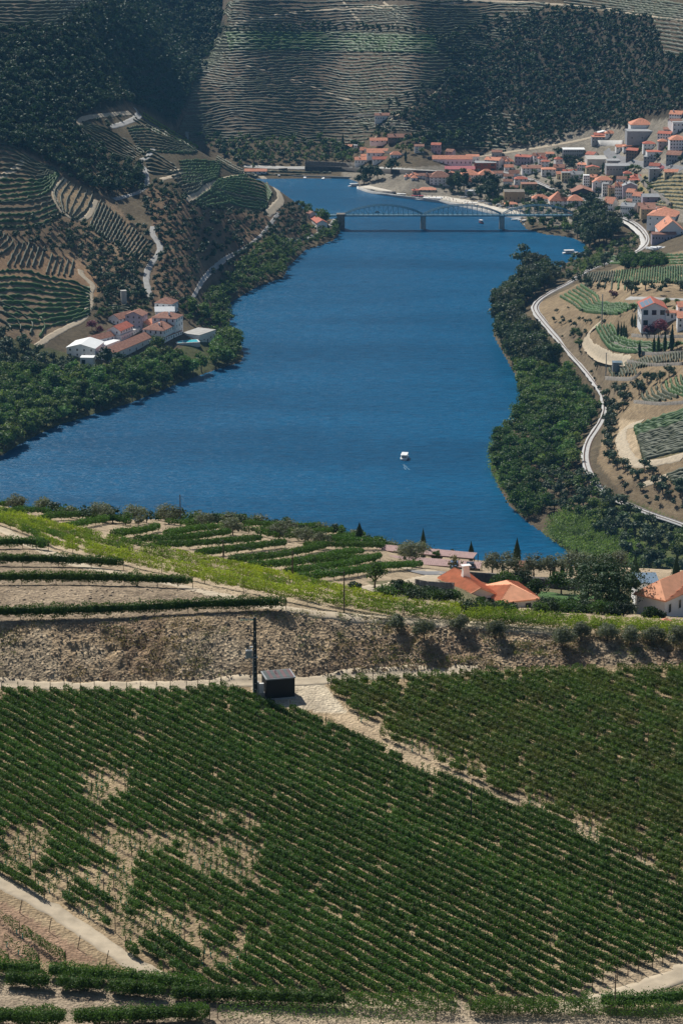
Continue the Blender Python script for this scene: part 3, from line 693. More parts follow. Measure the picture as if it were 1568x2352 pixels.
MID = [[(452,1284),(560,1270),(655,1257)],[(527,1300),(640,1287),(745,1264)],[(570,1314),(690,1302),(790,1280),(832,1277)],[(655,1328),(790,1308),(872,1288)],[(680,1342),(790,1328),(880,1313),(968,1306)],
 [(310,1252),(420,1247),(530,1232)],[(350,1265),(460,1260),(600,1247)],[(255,1240),(330,1230),(365,1220)],[(380,1238),(480,1222),(560,1224),(640,1242)],[(150,1222),(240,1204),(290,1200)],[(90,1206),(130,1196),(190,1194)],[(10,1190),(60,1183),(118,1186)],
 [(487,1192),(570,1190),(663,1195)],[(487,1199),(570,1198),(663,1202)],[(500,1186),(570,1184),(655,1188)],[(560,1212),(700,1218),(790,1214)],[(600,1226),(720,1232),(800,1222)],[(640,1240),(760,1246),(850,1236)],[(670,1208),(730,1206),(790,1208)],[(700,1262),(790,1262),(900,1262)],[(760,1250),(850,1252),(920,1250)],[(720,1300),(800,1294),(860,1296)],[(0,1170),(60,1168),(120,1172)],[(120,1180),(200,1192),(300,1210)],[(380,1208),(430,1212),(480,1206)]]
for k, px in enumerate(MID):
    curve_row(px, 'vine_leaf', ordn(k+1)+' green vine row of the narrow terraces between bright band and river', 'terrace rows between the bright band and the river', seed=120+k, dens=1.5, leaf=.23, wid=.6, posts=9, stems=2.2 if k < 6 else 0, young=False)
for k, (px, lb, mt, dn) in enumerate([
  ([(-30,2262),(200,2276),(400,2296),(600,2306),(790,2314)], 'thick dark vine row crossing the foreground below the young vines', 'vine_leaf', 1.7),
  ([(-30,2236),(120,2246),(300,2262),(480,2282)], 'upper vine row of the thick pair at the lower left', 'vine_leaf', 1.5),
  ([(790,2314),(1000,2322),(1200,2328),(1330,2322)], 'vine row crossing the foreground at the foot of the big field', 'vine_leaf', 1.1),
  ([(-30,2352),(150,2354),(300,2350),(482,2342)], 'nearly black vine row at the very bottom left edge', 'vine_leaf', 2.2),
  ([(1080,2334),(1250,2330),(1400,2334),(1620,2345)], 'sparse vine row along the bottom right edge below the track', 'vine_leaf', .9),
  ([(1330,2312),(1450,2316),(1620,2300)], 'dark vine row beside the dirt track at the bottom right corner', 'vine_leaf', 1.3),
  ([(500,2340),(700,2345),(1000,2350)], 'patchy vine row on bare ground at the bottom centre', 'vine_leaf', .35)]):
    curve_row(px, mt, lb, seed=200+k, leaf=.15, dens=dn*1.8, core=dn > 1.2, h0=.25, h1=1.75, gaps=.03, wid=1.0, posts=4.5, stems=1.4, young=False)
# small cyan sleeves round the young vines
rg = np.random.default_rng(5); rg.shuffle(TUBES)
for x, y, z in TUBES[:260]:
    o = obj('grow_tube', me_tube, None, (x, y, z)); o.rotation_euler = (rg.normal()*.08, rg.normal()*.08, 0)
    tag(o, 'small cyan plastic sleeve round a young vine stem in a bare patch', 'grow tube', 'cyan sleeves on the young vines')
# ---- vine rows of the far hillsides
FARROWS = []
def hedge(L, h, wd, seed):
    n = len(L); rg = np.random.default_rng(seed); T = np.gradient(L, axis=0); T /= np.linalg.norm(T, axis=1)[:, None]+1e-9
    Nn = np.c_[-T[:, 1], T[:, 0]]; z = Hat(L[:, 0], L[:, 1]); V = []
    k = np.clip(1+.33*rg.normal(size=n), .35, 1.5)
    for a, hz in ((-1, -.3), (-.9, .65), (0, 1.0), (.9, .65), (1, -.3)):
        j = rg.normal(size=n)*.10
        V.append(np.c_[L+Nn*((a*wd/2)*k+j)[:, None], z+h*hz*(k if hz > 0 else 1)+(j if hz > 0 else 0)])
    V = np.vstack(V); i = np.arange(n-1)[:, None]
    F = np.vstack([np.hstack([q*n+i, q*n+i+1, (q+1)*n+i+1, (q+1)*n+i]) for q in range(4)])
    e = np.array([[0, n, 2*n, 3*n], [n-1, 2*n-1, 3*n-1, 4*n-1]])
    return V, np.vstack([F, e])
def patch(A, B, n, label, group, mat='vine_far', h=1.5, wd=1.1, step=2.2, wob=0, gaps=0.05, jump=None, t0=0.0, t1=1.0):
    a = smooth(A, 12); b_ = smooth(B, 12)
    q = np.linspace(0, 1, 40); ia = np.linspace(0, 1, len(a)); ib = np.linspace(0, 1, len(b_))
    a = np.c_[np.interp(q, ia, a[:, 0]), np.interp(q, ia, a[:, 1])]; b_ = np.c_[np.interp(q, ib, b_[:, 0]), np.interp(q, ib, b_[:, 1])]
    da = b_.mean(0)-a.mean(0); side = 'left' if abs(da[0]) > abs(da[1]) else ('top' if da[1] > 0 else 'foot')
    for k in range(n):
        t = t0+(t1-t0)*(k/(n-1) if n > 1 else 0)
        pl = a*(1-t)+b_*t
        if wob: pl[:, 1] += wob*vnoise(pl[:, 0]/90, np.full(40, k*.12), 13)+wob*.35*vnoise(pl[:, 0]/22, np.full(40, k*.7), 14)
        W = [tuple(at(u, v, 900)) for u, v in pl]
        segs = [[W[0]]]
        for p0, p1 in zip(W[:-1], W[1:]):
            lim = jump or 45
            if math.dist(p0[:2], p1[:2]) > lim or p1[2] < 1: segs.append([])
            segs[-1].append(p1)
        for sg in segs:
            if len(sg) < 4: continue
            L = resample(np.array(sg), step)
            if len(L) < 4: continue
            dm = np.hypot(L[:, 0], L[:, 1]).mean(); ln = len(L)*step
            FARROWS.append((ln*h/dm/dm*1e3, L, h, wd, mat, ordn(k+1)+' vine row from the '+side+' of the '+group, group, len(FARROWS)))
patch([(508,14),(700,12),(900,10),(1255,14)], [(400,326),(560,322),(700,326),(828,328)], 52, 'thin vine row on a terrace of the big hill behind the bend', 'terrace rows of the far central hill', 'vine_far_dry', 1.2, 1.7, 4, wob=7)
patch([(520,78),(700,76),(1000,84)], [(530,116),(700,112),(1005,122)], 7, 'x', 'green terraces halfway up the far hill', 'vine_far', 1.6, 3.2, 4, wob=2)
patch([(1265,-30),(1420,-10),(1600,14)], [(1300,14),(1450,28),(1600,46)], 7, 'x', 'top right far terraces', 'vine_far_dry', 1.3, 2, 4, wob=2)
patch([(505,-60),(800,-70),(1240,-50)], [(508,8),(800,2),(1250,8)], 8, 'x', 'topmost terraces of the far hill', 'vine_far_dry', 1.3, 2, 4, wob=4)
patch([(-10,8),(100,4),(215,2)], [(-10,66),(60,70),(130,60)], 9, 'vine row on the pale terraces at the top left corner', 'terrace rows at the top left', 'vine_far_dry', 1.5, 2, 4, wob=2)
patch([(1500,40),(1568,48),(1600,52)], [(1520,125),(1568,135),(1600,140)], 10, 'vine row on the brown terraces at the top right', 'terrace rows at the top right', 'vine_far_dry', 1.5, 2, 4, wob=2)
patch([(985,258),(1100,258),(1200,272)], [(960,338),(1050,340),(1160,345)], 12, 'dark scrubby row on the terraces above the white winery', 'terrace rows above the town', 'vine_far_dry', 1.6, 2.4, 4, wob=3)
patch([(-15,328),(30,340),(72,366),(128,388)], [(-15,465),(60,455),(110,440),(135,402)], 12, 'vine row curving round the upper left knoll', 'upper left terrace rows', h=1.5, wd=1.3, wob=3)
patch([(-15,470),(60,465),(118,452)], [(-15,525),(80,518),(140,492)], 5, 'vine row below the upper left track', 'rows below the upper left track', wob=2)
patch([(148,412),(126,445),(140,480)], [(216,442),(200,480),(172,505)], 6, 'vine row on the pale triangular terrace between two tracks', 'rows of the pale triangular terrace')
patch([(232,462),(205,525)], [(350,560),(318,600)], 18, 'short vine row stepping down the slope beside the pale triangular terrace', 'rows of the grid vineyard in mid slope', wd=1.2)
patch([(45,557),(18,612)], [(104,567),(90,614)], 6, 'upright vine row on the reddish terrace at the left edge', 'rows of the reddish terrace', h=1.6)
patch([(120,588),(107,630)], [(170,600),(160,636)], 5, 'upright vine row on the second reddish terrace', 'rows of the second reddish terrace', h=1.6)
patch([(-15,632),(60,624),(115,638),(170,648),(207,666)], [(20,748),(90,752),(140,742),(206,722)], 10, 'winding vine row on the terraced slope above the riverside estate', 'winding rows above the estate', h=1.6, wob=4)
patch([(-15,672),(45,698),(85,724),(104,748),(92,775)], [(-15,730),(12,742),(26,756)], 4, 'vine row curling round the lowest left knoll', 'curling rows of the lowest knoll', h=1.6)
patch([(-15,590),(10,580),(30,560),(24,545)], [(-15,545),(5,535)], 4, 'vine row at the left edge above the reddish terrace', 'rows at the left edge', h=1.6)
patch([(190,282),(250,300),(332,352)], [(186,300),(215,330),(300,372)], 8, 'vine row on the shoulder left of the winding road', 'rows left of the winding road', 'vine_far_dry')
patch([(330,262),(400,305),(455,338)], [(306,276),(380,318),(452,350)], 5, 'bright vine row along the crest of the spur', 'rows on the spur crest', 'vine_leaf_bright', 1.5, 1.5)
patch([(292,296),(340,292),(400,315),(455,350)], [(318,345),(380,350),(440,352)], 9, 'dark vine row on the slope right of the road bend', 'rows right of the road bend')
patch([(330,355),(352,352),(410,388)], [(340,395),(355,400),(390,400)], 6, 'vine row between the road and the small track', 'rows between road and small track', 'vine_far_dry')
patch([(412,372),(460,370),(508,375)], [(420,420),(460,420),(500,408)], 8, 'vine row in the dark green square field of the spur', 'rows of the dark square field')
patch([(500,360),(545,385),(592,405)], [(492,372),(530,395),(585,408)], 4, 'bright vine row on the ridge of the spur', 'rows on the spur ridge', 'vine_leaf_bright')
patch([(390,400),(430,392),(466,408)], [(425,445),(450,440),(466,425)], 7, 'vine row in the small green field above the dirt track', 'rows of the small green field')
patch([(500,415),(560,405),(606,416),(625,446)], [(480,440),(540,470),(600,480),(612,476)], 11, 'curved vine row on the round end of the spur', 'rows of the spur end')
patch([(450,462),(480,440),(515,432)], [(460,476),(500,470),(540,462)], 4, 'vine row low on the spur above the olive grove', 'rows low on the spur')
patch([(255,742-38),(300,706)], [(262,722),(290,728)], 5, 'vine row in the small plot behind the estate', 'rows of the plot behind the estate')
patch([(1333,657),(1368,680),(1384,698),(1470,702)], [(1286,682),(1313,697),(1345,716),(1420,722)], 6, 'vine row slanting across the dry slope by the railway bend', 'slanting rows by the railway bend', h=1.6, wd=1.3)
patch([(1346,630),(1338,648)], [(1572,612),(1572,652)], 40, 'short upright vine row in the broad field on the right shoulder', 'upright rows of the right shoulder', h=1.4)
patch([(1345,650),(1340,662)], [(1450,640),(1450,668)], 8, 'vine row at the foot of the right shoulder field', 'rows at the foot of the right shoulder', h=1.4)
patch([(1401,745),(1423,775),(1465,788),(1568,790)], [(1368,751),(1388,785),(1415,805),(1500,812)], 5, 'curved vine row on the terrace below the solar-roofed house', 'rows below the solar-roofed house', h=1.6, wd=1.3)
patch([(1398,848),(1408,868)], [(1450,833),(1460,860)], 8, 'short vine row beside the small greenhouse', 'rows beside the greenhouse')
patch([(1452,830),(1460,846)], [(1575,808),(1575,828)], 20, 'short vine row on the narrow terrace at the right edge', 'rows of the narrow right terrace')
patch([(1472,905),(1478,918),(1500,928)], [(1562,866),(1570,885),(1610,900)], 9, 'curving vine row on the pale slope at the right edge', 'curving rows at the right edge', h=1.6)
patch([(1456,980),(1500,966),(1600,932)], [(1478,1056),(1520,1045),(1600,1025)], 20, 'dense vine row in the solid green field at the right edge', 'rows of the solid green field', h=1.5, wd=2.2, wob=0)
patch([(1530,1092),(1600,1072)], [(1545,1112),(1600,1105)], 5, 'vine row in the lower right corner field', 'rows of the lower right corner field', wd=1.8)
patch([(1478,412),(1520,402),(1580,400)], [(1500,470),(1540,476),(1580,482)], 10, 'vine row on the slope behind the main street', 'rows behind the main street')
patch([(1400,592),(1480,590),(1590,586)], [(1400,606),(1480,608),(1590,606)], 4, 'low vine row above the white sheeted heap', 'rows above the white heap')
patch([(790,282),(870,278),(960,284)], [(860,304),(920,300),(1000,308)], 4, 'green row on the terraces below the lone white farmhouse', 'rows below the lone farmhouse')
patch([(600,395),(700,397),(760,398)], [(600,402),(700,404),(760,405)], 2, 'green hedge row on the far bank beside the water', 'far bank rows')
FARROWS.sort(key=lambda r: -r[0])
nlow = 0; SV = []; SF = []; so_ = 0
NNEAR = sum(1 for o in COL.objects if o.name.startswith('vine_row'))
for i, (sz, L, h, wd, mat, label, group, k) in enumerate(FARROWS):
    V, F = hedge(L, h, wd, k)
    if i < 296-NNEAR:
        c0 = np.array([L[0, 0], L[0, 1], Hs(L[0, 0], L[0, 1])])
        o = obj('vine_row', quads('vine_row', V-c0, F, [mat]), None, c0); tag(o, label, 'vine row', group)
    else: SV.append(V); SF.append(F+so_); so_ += len(V)
if SV: tag(obj('vine_rows', quads('vine_rows', np.vstack(SV), np.vstack(SF), ['vine_far_dry'])), 'small distant vine rows on the far terraces', 'vine rows', kind='stuff')
# ------------------------------------------------------------ trees
def ico_blob(c, r, rg, n=1):
    """small faceted lump (quads) used inside a crown so that it is not see-through"""
    V = []; 
    for z in (-.75, 0, .75):
        rr = math.sqrt(1-z*z)
        for k in range(6):
            a = k*math.pi/3+z; V.append((rr*math.cos(a), rr*math.sin(a), z))
    V = np.array(V)*r*(1+.15*rg.normal(size=(18, 1)))+c; F = []
    for j in range(2):
        for k in range(6): F.append((j*6+k, j*6+(k+1) % 6, j*6+6+(k+1) % 6, j*6+6+k))
    F += [(12,13,14,15),(12,15,16,17),(0,3,2,1),(0,5,4,3)]
    return V, np.array(F)
def crown(seed, rx, rz, zc, lobes, ncard, size, shape='round', core=.44, lobe_r=.42, squash=.8):
    rg = np.random.default_rng(seed); Vs = []; Fs = []; off = 0; L = []
    for i in range(lobes):
        a = rg.random()*2*math.pi; e = rg.uniform(-.75, 1); rr = math.sqrt(max(1-e*e, 0))*rg.uniform(.35, .8)
        L.append((np.array([math.cos(a)*rr*rx, math.sin(a)*rr*rx, zc+e*rz*.68]), rx*lobe_r*rg.uniform(.7, 1.25)))
    L.append((np.array([0, 0, zc]), rx*.6))
    w_ = np.array([l[1]**2 for l in L]); w_ = w_/w_.sum()
    for (c, r), q in zip(L, w_):
        n = max(int(ncard*q), 4); nr = rg.normal(size=(n, 3)); nr /= np.linalg.norm(nr, axis=1)[:, None]; nr[:, 2] = np.where(nr[:, 2] < -.5, -nr[:, 2], nr[:, 2])
        P = c+nr*r*np.array([1, 1, squash])*(1+.16*rg.normal(size=(n, 1)))
        V, F = cards(P, size*(.6+.8*rg.random(n)), rg, out=nr); Vs.append(V); Fs.append(F+off); off += len(V)
        if core:
            V, F = ico_blob(c, r*core*1.25*np.array([1, 1, squash]), rg); Vs.append(V); Fs.append(F+off); off += len(V)
    return np.vstack(Vs), np.vstack(Fs)
def trunk(seed, h, r, spread, zc, n=4):
    mb = MB(); rg = np.random.default_rng(seed); top = np.array([.05*h*rg.normal(), .05*h*rg.normal(), h])
    mb.tube((0, 0, -.12*h-.3), top*.5, r*1.15, r*.85, 6); mb.tube(top*.5, top, r*.85, r*.6, 6)
    for k in range(n):
        a = k*2*math.pi/n+rg.random(); e = top+np.array([math.cos(a)*spread, math.sin(a)*spread, (zc-h)*rg.uniform(.6, 1.2)])
        mb.tube(top*rg.uniform(.75, 1), e, r*.5, r*.2, 5)
    return mb
def cone_crown(seed, h, r, ncard, size):
    rg = np.random.default_rng(seed); t = rg.random(ncard)**.8; a = rg.random(ncard)*2*math.pi
    rad = r*np.sin(np.clip(t*1.05+.12, 0, 1)*math.pi)**.7*(1-t*.35)*(1+.12*rg.normal(size=ncard))
    P = np.c_[np.cos(a)*rad, np.sin(a)*rad, t*h+.3]; V, F = cards(P, size*(.6+.8*rg.random(ncard)), rg, elong=(0, 0, 1.2), aspect=.5)
    off = len(V); n = 7; ring = []
    for z, k in ((.02, .5), (.3, .8), (.6, .6), (.95, .1)):
        ring.append(np.c_[np.cos(np.arange(n)*2*math.pi/n)*r*k, np.sin(np.arange(n)*2*math.pi/n)*r*k, np.full(n, z*h+.3)])
    C_ = np.vstack(ring); F2 = np.array([(j*n+k, j*n+(k+1) % n, j*n+n+(k+1) % n, j*n+n+k) for j in range(3) for k in range(n)])
    return np.vstack([V, C_]), np.vstack([F, F2+off])
# kinds, all about unit height 1 unless noted: (leaf material, crown args, trunk args)
KINDS = {
 'olive_tree': ('olive_far', dict(rx=.52, rz=.34, zc=.62, lobes=6, ncard=190, size=.15), (.42, .055, .28, .62)),
 'scrub_oak':  ('wood_leaf', dict(rx=.50, rz=.38, zc=.58, lobes=6, ncard=190, size=.15), (.38, .045, .25, .6)),
 'bank_tree':  ('river_leaf', dict(rx=.46, rz=.42, zc=.55, lobes=9, ncard=420, size=.095), (.40, .035, .22, .6)),
 'gum_tree':   ('gum_leaf', dict(rx=.34, rz=.42, zc=.56, lobes=13, ncard=620, size=.068, lobe_r=.4), (.45, .028, .2, .6)),
 'shade_tree': ('dark_leaf', dict(rx=.48, rz=.40, zc=.58, lobes=9, ncard=420, size=.095), (.36, .04, .25, .6)),
 'garden_tree':('lush_leaf', dict(rx=.50, rz=.40, zc=.58, lobes=8, ncard=380, size=.10), (.36, .04, .25, .6)),
}
PROTO = {}; LOWP = {}
for ki, (k, (mat, ca_, ta)) in enumerate(KINDS.items()):
    PROTO[k] = []; LOWP[k] = []
    for j in range(5):
        V, F = crown(300+ki*10+j, **ca_); mc = quads('crown', V, F, [mat]); mt = trunk(ki*7+j, *ta).mesh('trunk', ['bark']); PROTO[k].append((mc, mt))
        lo = dict(ca_); lo['ncard'] = 64; lo['size'] = ca_['size']*1.55; lo['lobes'] = 4; V, F = crown(700+ki*10+j, **lo); LOWP[k].append((V, F))
TREES = []; GRID = {}
def occupied(x, y, r):
    i, j = int(x//6), int(y//6); R_ = int(r//6)+1
    for a in range(i-R_, i+R_+1):
        for b_ in range(j-R_, j+R_+1):
            for (X, Y, q) in GRID.get((a, b_), ()):
                if (X-x)**2+(Y-y)**2 < ((r+q)*.5)**2: return True
    return False
def put(kind, x, y, z, h, gi, wide=1.0): TREES.append((h*h/(y*y), kind, x, y, z, h, rnd.random()*6.28, wide, gi)); GRID.setdefault((int(x//6), int(y//6)), []).append((x, y, h*.8))
GRP = []; 
def grove(poly, kind, h, space, label, group, tries=2500, ymin=900, avoid=True, hv=.3, mix=None):
    gi = len(GRP); GRP.append((label, group)); pa = np.array(poly, float); x0, y0 = pa.min(0); x1, y1 = pa.max(0)
    us = np.array([(rnd.uniform(x0, x1), rnd.uniform(y0, y1)) for _ in range(tries)]); us = us[inpoly(us[:, 0], us[:, 1], poly)]; loc = {}; miss = 0
    for u, v in us:
        p = at(u, v, ymin)
        if p.z < .4 or p.y > 4500: continue
        i, j = int(p.x//space), int(p.y//space); bad = False
        for a in (-1, 0, 1):
            for b_ in (-1, 0, 1):
                for (X, Y) in loc.get((i+a, j+b_), ()):
                    if (X-p.x)**2+(Y-p.y)**2 < space*space: bad = True
        if bad: continue
        if avoid and CLEAR(p.x, p.y, h*.35): continue
        loc.setdefault((i, j), []).append((p.x, p.y))
        k = kind if not mix or rnd.random() > mix[1] else mix[0]
        put(k, p.x, p.y, p.z, h*rnd.uniform(1-hv, 1+hv), gi)
# ------------------------------------------------------------ buildings
CL = {}
def block(x, y): CL[(int(x//4), int(y//4))] = 1
def CLEAR(x, y, r):
    R_ = int(r//4)+1 if r > 3 else 0
    for a in range(-R_, R_+1):
        for b_ in range(-R_, R_+1):
            if (int(x//4)+a, int(y//4)+b_) in CL: return True
    return False
for o in list(COL.objects):
    if o.type == 'MESH' and o.name.split('.')[0] in ('hill_road', 'river_road', 'dirt_track', 'hill_path', 'railway_ballast', 'town_street', 'estate_road', 'quay_street', 'bank_road'):
        co = np.empty(len(o.data.vertices)*3, np.float32); o.data.vertices.foreach_get('co', co)
        for x, y, z in co.reshape(-1, 3): block(x, y)
for r in FARROWS:
    for x, y in r[1]: block(x, y)
def roof_mb(w, d, h, rh, over, kind, axis, th=.22):
    x0, x1, y0, y1 = -w/2-over, w/2+over, -over, d+over; e = h-over*rh/(max(min(w, d), 1)/2)*.6; mb = MB(); top = h+rh
    if kind == 'flat':
        mb.box(x0, x1, y0, y1, h, h+max(rh, .25)); return mb
    ym = d/2
    if kind == 'gable' and axis == 'x': R_ = [(x0, ym, top), (x1, ym, top)]
    elif kind == 'gable': R_ = [(0, y0, top), (0, y1, top)]
    elif w >= d: k = (d/2+over)*.95; R_ = [(x0+k, ym, top), (x1-k, ym, top)]
    else: k = (w/2+over)*.95; R_ = [(0, y0+k, top), (0, y1-k, top)]
    if kind == 'hip' and abs(w-d) < .1: R_ = [(-.3, ym, top), (.3, ym, top)]
    c = [(x0, y0, e), (x1, y0, e), (x1, y1, e), (x0, y1, e)]; v = c+R_; v2 = [(a, b_, z-th) for a, b_, z in v]
    if (kind == 'gable' and axis == 'x') or (kind == 'hip' and w >= d-.1):
        f = [(0, 1, 5, 4), (2, 3, 4, 5)]; g = [(1, 2, 5), (3, 0, 4)]
    else:
        f = [(1, 2, 5, 4), (3, 0, 4, 5)]; g = [(0, 1, 4), (2, 3, 5)]
    V = v+v2; F = list(f)+[tuple(i+6 for i in q)[::-1] for q in f]
    if kind == 'hip': F += g+[tuple(i+6 for i in q)[::-1] for q in g]; per = [(0, 1), (1, 2), (2, 3), (3, 0)]
    else: per = [(a, b_) for q in f for a, b_ in zip(q, q[1:]+q[:1]) if (a, b_) not in ((5, 4), (4, 5))]
    F += [(b_, a, a+6, b_+6) for a, b_ in per]
    mb.add(V, F); return mb
WINM = {}
def win_mesh(w, h, mat='glass'):
    k = (round(w, 1), round(h, 1), mat)
    if k not in WINM:
        mb = MB(); mb.box(-w/2, w/2, -.05, .1, 0, h, 0)
        fr_ = MB(); t = .09; fr_.box(-w/2-t, w/2+t, -.10, .1, -t, 0); fr_.box(-w/2-t, w/2+t, -.10, .1, h, h+t); fr_.box(-w/2-t, -w/2, -.10, .1, 0, h); fr_.box(w/2, w/2+t, -.10, .1, 0, h)
        WINM[k] = (mb.mesh('window', [mat]), fr_.mesh('frame', ['frame_white']))
    return WINM[k]
def put_window(par, x, y, z, w, h, ang, mat='glass', frame=False):
    a, b_ = win_mesh(w, h, mat); o = obj('window', a, par, (x, y, z), ang)
    if frame: obj('frame', b_, o)
def bld(A, B, depth, h, rh, roof='gable', axis='x', wall='white_wall', rmat='roof_orange', label='', cat='house', name='house', win=(1, 4), side=(0, 0), z0=None, over=.5, zoff=0, ww=1.0, wh=1.3, chim=0, group=None, Yd=None, base=3.0, frame=False, blk=True, wgl='glass', door=True):
    if Yd is None:
        g = at((A[0]+B[0])/2, (A[1]+B[1])/2, 900); z0 = (g.z if z0 is None else z0)+zoff
        wa = np.array(wz(A[0], A[1], z0)); wb = np.array(wz(B[0], B[1], z0))
    else:
        wa = np.array(wy(A[0], A[1], Yd[0])); wb = np.array(wy(B[0], B[1], Yd[1])); z0 = (wa[2]+wb[2])/2
    dx = wb[:2]-wa[:2]; w = float(np.linalg.norm(dx)); rz = math.atan2(dx[1], dx[0]); mid = (wa+wb)/2
    t = thing(name, label, cat, (mid[0], mid[1], z0), rz, group)
    mb = MB(); mb.box(-w/2, w/2, 0, depth, -base, h)
    if roof == 'gable':
        if axis == 'x':
            for s in (-1, 1): mb.add([(s*w/2, 0, h), (s*w/2, depth, h), (s*w/2, depth/2, h+rh-.15)], [(0, 1, 2) if s > 0 else (0, 2, 1)])
        else:
            for y in (0, depth): mb.add([(-w/2, y, h), (w/2, y, h), (0, y, h+rh-.15)], [(0, 1, 2) if y == 0 else (0, 2, 1)])
    part('wall', mb, wall, t)
    ro = part('roof', roof_mb(w, depth, h, rh, over if roof != 'flat' else .12, roof, axis), rmat, t)
    fl, nc = win
    if fl and nc:
        fh = h/fl
        for f in range(fl):
            for c in range(nc):
                x = -w/2+w*(c+.5)/nc
                if f == 0 and c == nc//2 and door:
                    db = MB(); db.box(-.55, .55, -.06, .05, 0, min(2.2, h*.8)); o = part('door', db, 'dark_wall', t); o.location = (x, 0, 0); continue
                put_window(t, x, 0, f*fh+fh*.35, min(ww, w/nc*.55), min(wh, fh*.5), 0, wgl, frame)
    fl, nc = side
    if fl and nc:
        fh = h/fl; sx = 1 if side[1] > 0 else -1; nc = abs(nc)
        for f in range(fl):
            for c in range(nc): put_window(t, sx*w/2, depth*(c+.5)/nc, f*fh+fh*.35, min(ww, depth/nc*.55), min(wh, fh*.5), sx*math.pi/2, wgl, frame)
    for k in range(chim):
        cb = MB(); cb.box(-.45, .45, -.45, .45, -1.2, 1.0); cb.box(-.55, .55, -.55, .55, 1.0, 1.15); o = part('chimney', cb, wall, ro); o.location = (w*(-.25+.45*k), depth*.35, h+rh*.8)
    if blk:
        ca, sa = math.cos(rz), math.sin(rz)
        for x in np.arange(-w/2-1, w/2+2, 3):
            for y in np.arange(-3, depth+2, 3): block(mid[0]+x*ca-y*sa, mid[1]+x*sa+y*ca)
    return t
PXM = lambda v: 1.0
def mper(u, v, z=10):
    X, Y, _ = wz(u, v, z); return (Y*CT-(z-CAMH)*ST)/FPX
CR = {'A': (1176, 250.4), 'B': (1176, 381.7), 'C': (784, 250.4), 'D': (784, 381.7)}
def H(cr, zl, zr, zb, ze, zt, rmat='roof_orange', wall='white_wall', label='', roof='gable', tilt=0, win=None, dep=None, axis='x', cat='house', name='house', side=(0, 0), chim=0, wh=1.3, ww=1.0, door=True):
    """house read off the enlarged picture: left, right, base, eave and ridge"""
    ox, oy = CR[cr]; ul, ur, vb, ve, vt = ox+zl/4, ox+zr/4, oy+zb/4, oy+ze/4, oy+zt/4
    m = mper((ul+ur)/2, vb); w = (ur-ul)*m; h = (vb-ve)*m*1.03; dep = dep or (min(max(w*.7, 7), 13))
    rise = (ve-vt)*m
    sp = .17   # sin of the looking-down angle: part of the roof's height in the picture is its depth
    rh = max(rise-sp*dep*.5, .9) if roof != 'flat' else .35
    if win is None: fl = max(1, int(round(h/3.1))); win = (fl, max(1, int(w/3.4)))
    a = math.radians(tilt)
    if tilt:   # facade turned: shorten it so that facade and gable end together span the same width
        w2 = max((w-dep*abs(math.sin(a)))/math.cos(a), 4); dvx = w2*math.cos(a)/m; dv = w2*math.sin(a)*sp/m
        if tilt > 0: A = (ur-dvx, vb); B = (ur, vb-dv)
        else: A = (ul, vb+dv*1.0); B = (ul+dvx, vb)
    else: A = (ul, vb); B = (ur, vb)
    return bld(A, B, dep, h, rh, roof, axis, wall, rmat, label, cat, name, win, side, chim=chim, over=.45, wh=wh, ww=ww, door=door)
